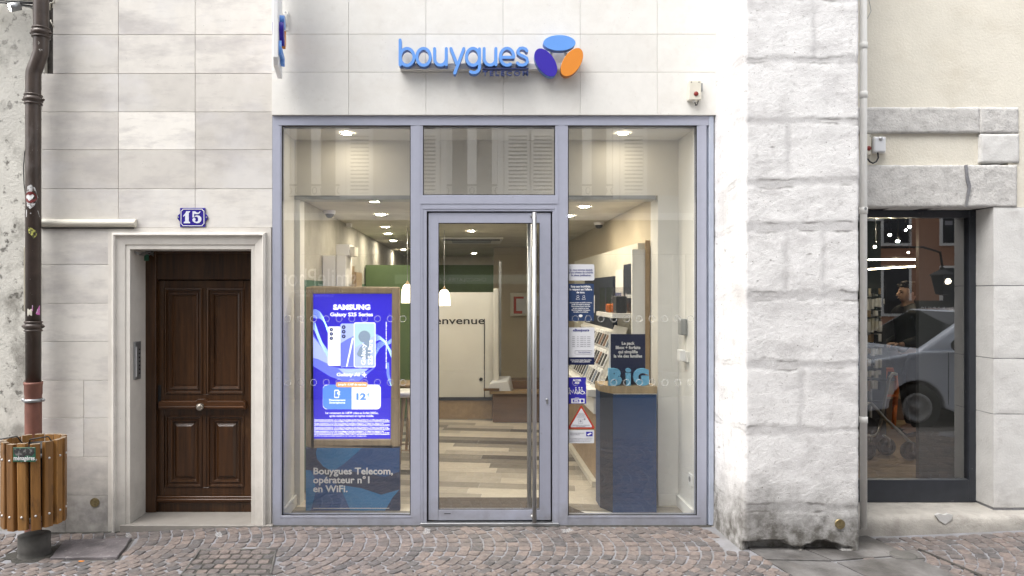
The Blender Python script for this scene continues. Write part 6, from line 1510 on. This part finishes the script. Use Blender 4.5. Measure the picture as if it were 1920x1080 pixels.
for wi, (a, b) in enumerate(wl):
    fm = MB(); c = (a + b) / 2
    for (x0, x1) in ((a, a + .09), (b - .09, b), (c - .08, c + .08)): fm.box(x0, x1, W_ - .15, W_ - .08, zb_, zt_)
    fm.box(a, b, W_ - .15, W_ - .08, zt_ - .08, zt_); fm.box(a, b, W_ - .15, W_ - .08, zb_, zb_ + .05)
    fm.box(a - .10, a, W_, W_ + .03, zb_ - .02, zt_ + .1); fm.box(b, b + .10, W_, W_ + .03, zb_ - .02, zt_ + .1)
    wo_ = fm.build('window', m_opw, ob)
    g_ = MB(); g_.add([(a, W_ - .12, zb_), (b, W_ - .12, zb_), (b, W_ - .12, zt_), (a, W_ - .12, zt_)], [(0, 1, 2, 3)]); g_.build('pane', m_glassO, wo_, recalc=False)
    sw = .46
    for s_ in (-1, 1):
        sh_ = MB()
        x0 = (a - .12 - sw) if s_ < 0 else (b + .12); x1 = x0 + sw; st_ = .07
        if wi == [i for i, q in enumerate(wl) if abs(q[0] - (RX(550) - .08)) < .01][0] and s_ < 0: pass
        sh_.box(x0, x0 + st_, W_ + .02, W_ + .06, zb_, zt_); sh_.box(x1 - st_, x1, W_ + .02, W_ + .06, zb_, zt_)
        for z in (zb_, zb_ + (zt_ - zb_) * .47, zt_ - .09): sh_.box(x0 + st_, x1 - st_, W_ + .02, W_ + .06, z, z + .09)
        z = zb_ + .10
        while z < zt_ - .12:
            sh_.add([(x0 + st_, W_ + .055, z), (x1 - st_, W_ + .055, z), (x1 - st_, W_ + .03, z + .045), (x0 + st_, W_ + .03, z + .045)], [(0, 1, 2, 3)]); z += .066
        sh_.box(x0 + st_, x1 - st_, W_ + .003, W_ + .012, zb_, zt_, 0, 1)
        sh_.build('shutter', [m_opw, m_dgrey], wo_)
    rl = MB(); rl.box(a, b, W_ + .01, W_ + .035, zb_ + .22, zb_ + .25); rl.box(a, b, W_ + .01, W_ + .03, zb_ + .03, zb_ + .05)
    nq = int((b - a) / .14)
    for i in range(nq + 1):
        x = a + (b - a) * i / nq
        rl.tube([(x + .04 * cos(q / 8 * 2 * pi), W_ + .02, zb_ + .14 + .06 * sin(q / 8 * 2 * pi)) for q in range(9)], .008, 4)
    rl.build('railing', m_black, wo_)
# ground floor shops opposite
mb = MB(); piers = [(-9, -8.6), (-5.2, -4.9), (-1.35, -1.05), (1.55, 1.85), (4.2, 4.5), (6.9, 7.2)]
for a, b in piers: mb.box(a, b, W_ - .3, W_ + .02, 0, ZS - .12)
mb.build('shop_piers', m_opg, ob)
for i, ((_, a), (b, _)) in enumerate(zip(piers[:-1], piers[1:])):
    MB().box(a, b, W_ - .3, W_ - .02, 2.5, ZS - .12).build('shop_fascia', m_opd, ob)
    MB().box(a, b, W_ - .3, W_ - .06, 0, .45).build('stall_riser', m_opd, ob)
    MB().box(a, b, W_ - 2.5, W_ - 2.4, 0, ZS).build('shop_back', m_opg, ob)
    g_ = MB(); g_.add([(a, W_ - .1, .45), (b, W_ - .1, .45), (b, W_ - .1, 2.5), (a, W_ - .1, 2.5)], [(0, 1, 2, 3)]); g_.build('shop_pane', m_glassO, ob, recalc=False)
YT = W_ - .095
m_opt = M('white_vinyl_lettering', (.8, .8, .8), .5)
def rtext(st, pa, pb, pt, pb_, **kw): fit_text(st, RX(pa), RX(pb), RZ(pb_), RZ(pt), YT, m_opt, ob, back=True, name='window_lettering', **kw)
rtext('smilePhone', 500, 665, 503, 537, bold=.0)
rtext('CENTRE DE RÉPARATION', 541, 640, 542, 549); rtext('Smartphones & Tablettes', 553, 622, 551, 558)
rtext('RÉPARATION', 727, 790, 586, 592); rtext('EXPRESS', 730, 790, 594, 604)
fit_text('CHOCOLATIER CACAO', RX(800), RX(912), RZ(527.5), RZ(521), W_ + .055, m_opt, ob, back=True, name='fascia_lettering')
MB().box(RX(740), RX(1045), W_ + .02, W_ + .05, RZ(532), RZ(515)).build('light_signboard', M('pale_green_signboard', (.30, .36, .30), .5), ob)
# far terracotta house seen in the dark window
th_ = thing('terracotta_house', 'terracotta house with white framed windows across the square', 'building', (20, -25, 0))
MB().box(12, 34, -33, -25, 0, 11).build('wall', M('terracotta_plaster', (.42, .22, .14), .9, var=.06, vs=.6), th_)
MB().box(11.6, 34.4, -33.4, -24.6, 11, 11.3).build('roof', m_dgrey, th_)
for fl in (0.9, 4.0, 7.4):
    for i in range(8):
        x = 13 + 2.6 * i; w_ = MB().box(x - .12, x + 1.22, -25.02, -24.93, fl - .12, fl + 2.1).build('window', m_opw, th_)
        MB().box(x, x + 1.1, -24.928, -24.92, fl, fl + 2.0).build('pane', m_dgrey, w_)
        mb = MB(); mb.box(x - .05, x + 1.15, -24.85, -24.82, fl + .5, fl + .55)
        for q in range(9): mb.box(x + q * .135, x + q * .135 + .02, -24.85, -24.83, fl, fl + .5)
        mb.build('railing', m_black, w_)
lh = thing('street_lantern', 'black wall lantern hanging over the street opposite', 'lantern', (8.6, -7.2, 3))
kl = (D + .24 + 6.4) / D * S; lx, lz = (1752 - CX) * kl, CH + (CY - 528) * kl
MB().lathe((lx, -6.2, lz), [(.0, .26), (.03, .24), (.05, .2), (.2, .12), (.21, .10)], 6, sm=False).build('cap', m_black, lh)
MB().lathe((lx, -6.2, lz), [(.19, .10), (.11, -.22), (.0, -.24)], 6, sm=False).build('lantern_body', m_dgrey, lh)
MB().ell((lx, -6.2 + .14, lz + .0), (.05, .05, .05)).build('bulb', M('lit_bulb', (1, .9, .7), emis=8), lh)
MB().tube([(lx, -6.2, lz + .26), (lx, -6.25, lz + .5), (lx - .2, -6.4, lz + .6), (XB - .1, -6.52, lz + .6)], .02, 8).build('arm', m_black, lh)

# parked van, reflected in the dark window
vx0, vy0 = 4.95, -3.45
van = thing('parked_van', 'silver blue parked van facing left, seen in the dark window reflection', 'van', (vx0, vy0, 0))
m_van = M('silver_blue_car_paint', (.68, .73, .82), .25, .1, coat=.6); m_tyre = M('tyre_rubber', (.02, .02, .02), .8); m_rim = M('grey_wheel_rim', (.35, .35, .35), .4, .5)
WV = 1.78
def arch(cx_, r, n=14): return [(cx_ + r * cos(pi * (1 - i / n)) * 1, .30 + r * sin(pi * i / n)) for i in range(n + 1)][::-1]
body = [(0, .45), (-.02, .62), (.05, .80), (.30, .93), (1.0, 1.06), (4.25, 1.10), (4.35, .9), (4.35, .32)] 
low = [(4.0, .26)] + arch(3.55, .37) + [(2.9, .24), (1.5, .24)] + arch(.95, .37) + [(.3, .26), (.05, .3)]
prof_ = body + low
mb = MB(); n = len(prof_); ins = [0 if 1 else 0] * n; vs = []
for yy, sc_ in ((vy0 - .02, .0), (vy0, .03), (vy0 - WV, .03), (vy0 - WV + .02, .0)): pass
lay_ = [(vy0 - .06, 0.0), (vy0, .035), (vy0 - WV, .035), (vy0 - WV + .06, 0.)]
mb.prism([(vx0 + x, z) for x, z in prof_], vy0 - WV, vy0); mb.build('body', m_van, van, bevel=.03, seg=2)
cab0 = [(1.0, 1.05), (4.28, 1.09)]; cab1 = [(1.80, 1.60), (4.12, 1.66)]
i0, i1 = .05, .18
vs = [(vx0 + 1.0, vy0 - i0, 1.05), (vx0 + 4.28, vy0 - i0, 1.09), (vx0 + 4.28, vy0 - WV + i0, 1.09), (vx0 + 1.0, vy0 - WV + i0, 1.05),
      (vx0 + 1.85, vy0 - i1, 1.58), (vx0 + 4.14, vy0 - i1, 1.66), (vx0 + 4.14, vy0 - WV + i1, 1.66), (vx0 + 1.85, vy0 - WV + i1, 1.58)]
mb = MB(); mb.add(vs, [(0, 3, 2, 1), (4, 5, 6, 7), (0, 1, 5, 4), (1, 2, 6, 5), (2, 3, 7, 6), (3, 0, 4, 7)]); mb.build('cabin', m_van, van, bevel=.04, seg=2)
V = [Vector(v) for v in vs]; m_vg = M('dark_car_glass', (.015, .018, .02), .05)
def quad(a, b, c_, d, u0, u1, w0, w1, off, nm, mt, tri_=None):
    f = lambda u, w: (a.lerp(b, u)).lerp(d.lerp(c_, u), w)
    nrm = (b - a).cross(d - a).normalized(); q = [f(u0[0], w0) + nrm * off, f(u1[0], w0) + nrm * off, f(u1[1], w1) + nrm * off, f(u0[1], w1) + nrm * off]
    m_ = MB(); m_.add(q + [v - nrm * .02 for v in q], [(0, 1, 2, 3), (7, 6, 5, 4), (0, 4, 5, 1), (1, 5, 6, 2), (2, 6, 7, 3), (3, 7, 4, 0)]); m_.build(nm, mt, van)
quad(V[3], V[0], V[4], V[7], (.06, .06), (.94, .94), .06, .95, .008, 'windscreen', m_vg)
quad(V[1], V[0], V[4], V[5], (.52, .52), (.86, .93), .08, .86, -.008, 'side_window', m_vg); quad(V[1], V[0], V[4], V[5], (.05, .05), (.49, .49), .08, .86, -.008, 'side_window', m_vg)
def whl(x, yv, s_):
    c = (vx0 + x, yv, .31); m_ = MB(); m_.lathe(c, [(.19, -.02 * s_), (.22, .02 * s_), (.30, .03 * s_), (.312, -.02 * s_), (.312, -.16 * s_), (.2, -.17 * s_)], 36, axis='y'); w_ = m_.build('wheel', m_tyre, van)
    m_ = MB(); m_.lathe(c, [(0, .012 * s_), (.05, .014 * s_), (.06, -.01 * s_), (.14, -.02 * s_), (.15, .012 * s_), (.195, .018 * s_), (.2, -.05 * s_)], 36, axis='y')
    for i in range(12): a = 2 * pi * i / 12; m_.ell((c[0] + .17 * cos(a), c[1] + .01 * s_, c[2] + .17 * sin(a)), (.022, .012, .022), 8, 6)
    m_.build('rim', m_rim, w_)
for x in (.95, 3.55): whl(x, vy0 - .02, 1); whl(x, vy0 - WV + .02, -1)
mb = MB(); mb.box(vx0 - .03, vx0 + .35, vy0 - WV + .04, vy0 - .012, .30, .52); mb.build('bumper', m_dgrey, van, bevel=.03, seg=2)
for yv in (vy0 - .28, vy0 - WV + .28): MB().ell((vx0 + .08, yv, .76), (.10, .17, .085)).build('headlight', M('headlight_glass', (.7, .72, .75), .08, .2), van)
mb = MB(); mb.box(vx0 - .015, vx0 + .05, vy0 - WV + .5, vy0 - .5, .60, .74); mb.build('grille', m_black, van)
mb = MB(); mb.ell((vx0 + 1.42, vy0 + .08, 1.14), (.07, .09, .08)); mb.build('wing_mirror', m_black, van)
mb = MB(); mb.box(vx0 + 1.35, vx0 + 1.358, vy0 - .002, vy0 + .002, .36, 1.04); mb.box(vx0 + 2.5, vx0 + 2.508, vy0 - .002, vy0 + .002, .32, 1.06); mb.box(vx0 + 2.28, vx0 + 2.42, vy0 - .002, vy0 + .02, .90, .925); mb.build('door_seams', m_black, van)
# vinyl lettering of the shop behind, mirrored in the dark glass
kv = (D + .24 + 6.5) / D * S
sg = thing('shop_signboard', 'dark signboard with pale lettering on the far side of the street', 'sign', (8.0, -9.0, 1))
kv = (D + .24 + 8.0) / D * S
xa_, xb_ = (1727 - CX) * kv, (1771 - CX) * kv; za_, zb2 = CH + (CY - 589) * kv, CH + (CY - 575) * kv
MB().box(xa_ - .3, xb_ + .4, -8.06, -8.0, za_ - .12, zb2 + .12).build('board', m_opd, sg)
fit_text('LARIUS', xa_, xb_, za_, zb2, -7.999, m_opt, sg, back=True)
MB().box(xa_ - .2, xa_ - .14, -8.08, -8.06, 0, za_ - .1).build('post', m_black, sg); MB().box(xb_ + .3, xb_ + .36, -8.08, -8.06, 0, za_ - .1).build('post', m_black, sg)

# ------------------------------------------------------------------ tidy
def split_loose(o, nm):
    me = o.data; par = list(range(len(me.vertices)))
    def find(a):
        while par[a] != a: par[a] = par[par[a]]; a = par[a]
        return a
    for e in me.edges:
        a, b = find(e.vertices[0]), find(e.vertices[1])
        if a != b: par[a] = b
    groups = {}
    for p in me.polygons: groups.setdefault(find(p.vertices[0]), []).append(p)
    if len(groups) < 2: return
    for g in groups.values():
        mb = MB(); ids = sorted({v for p in g for v in p.vertices}); mp = {v: i for i, v in enumerate(ids)}
        mb.v = [tuple(me.vertices[v].co) for v in ids]
        for p in g: mb.f.append([mp[v] for v in p.vertices]); mb.t.append(0.); mb.mi.append(p.material_index); mb.sm.append(p.use_smooth)
        c = mb.build(nm, list(me.materials), None, recalc=False); c.parent = o.parent; c.location = o.location
    bpy.data.objects.remove(o)
SPL = {'buttons': 'button', 'screws': 'screw', 'bracket': 'bracket', 'stray_wires': 'stray_wire', 'hoops': 'hoop', 'collars': 'pipe_collar', 'hook_rail': 'hook_rail', 'wire_clip': 'wire_clip',
       'skirting': 'skirting', 'shelf': 'shelf', 'door_seams': 'door_seam', 'shop_piers': 'shop_pier', 'ledge': 'ledge', 'bolt': 'bolt', 'wires': 'wire', 'figure_icon': 'figure_icon', 'hours_table': 'hours_entry',
       'pictograms': 'pictogram', 'call_button': 'call_button', 'weather_bar': 'weather_bar', 'advert_waves': 'advert_wave_line' if 0 else None}
for o in list(bpy.data.objects):
    if o.type == 'MESH' and o.parent is not None:
        b = o.name.split('.')[0]
        if SPL.get(b): split_loose(o, SPL[b])
for o in bpy.data.objects:
    if '_o' in o: del o['_o']
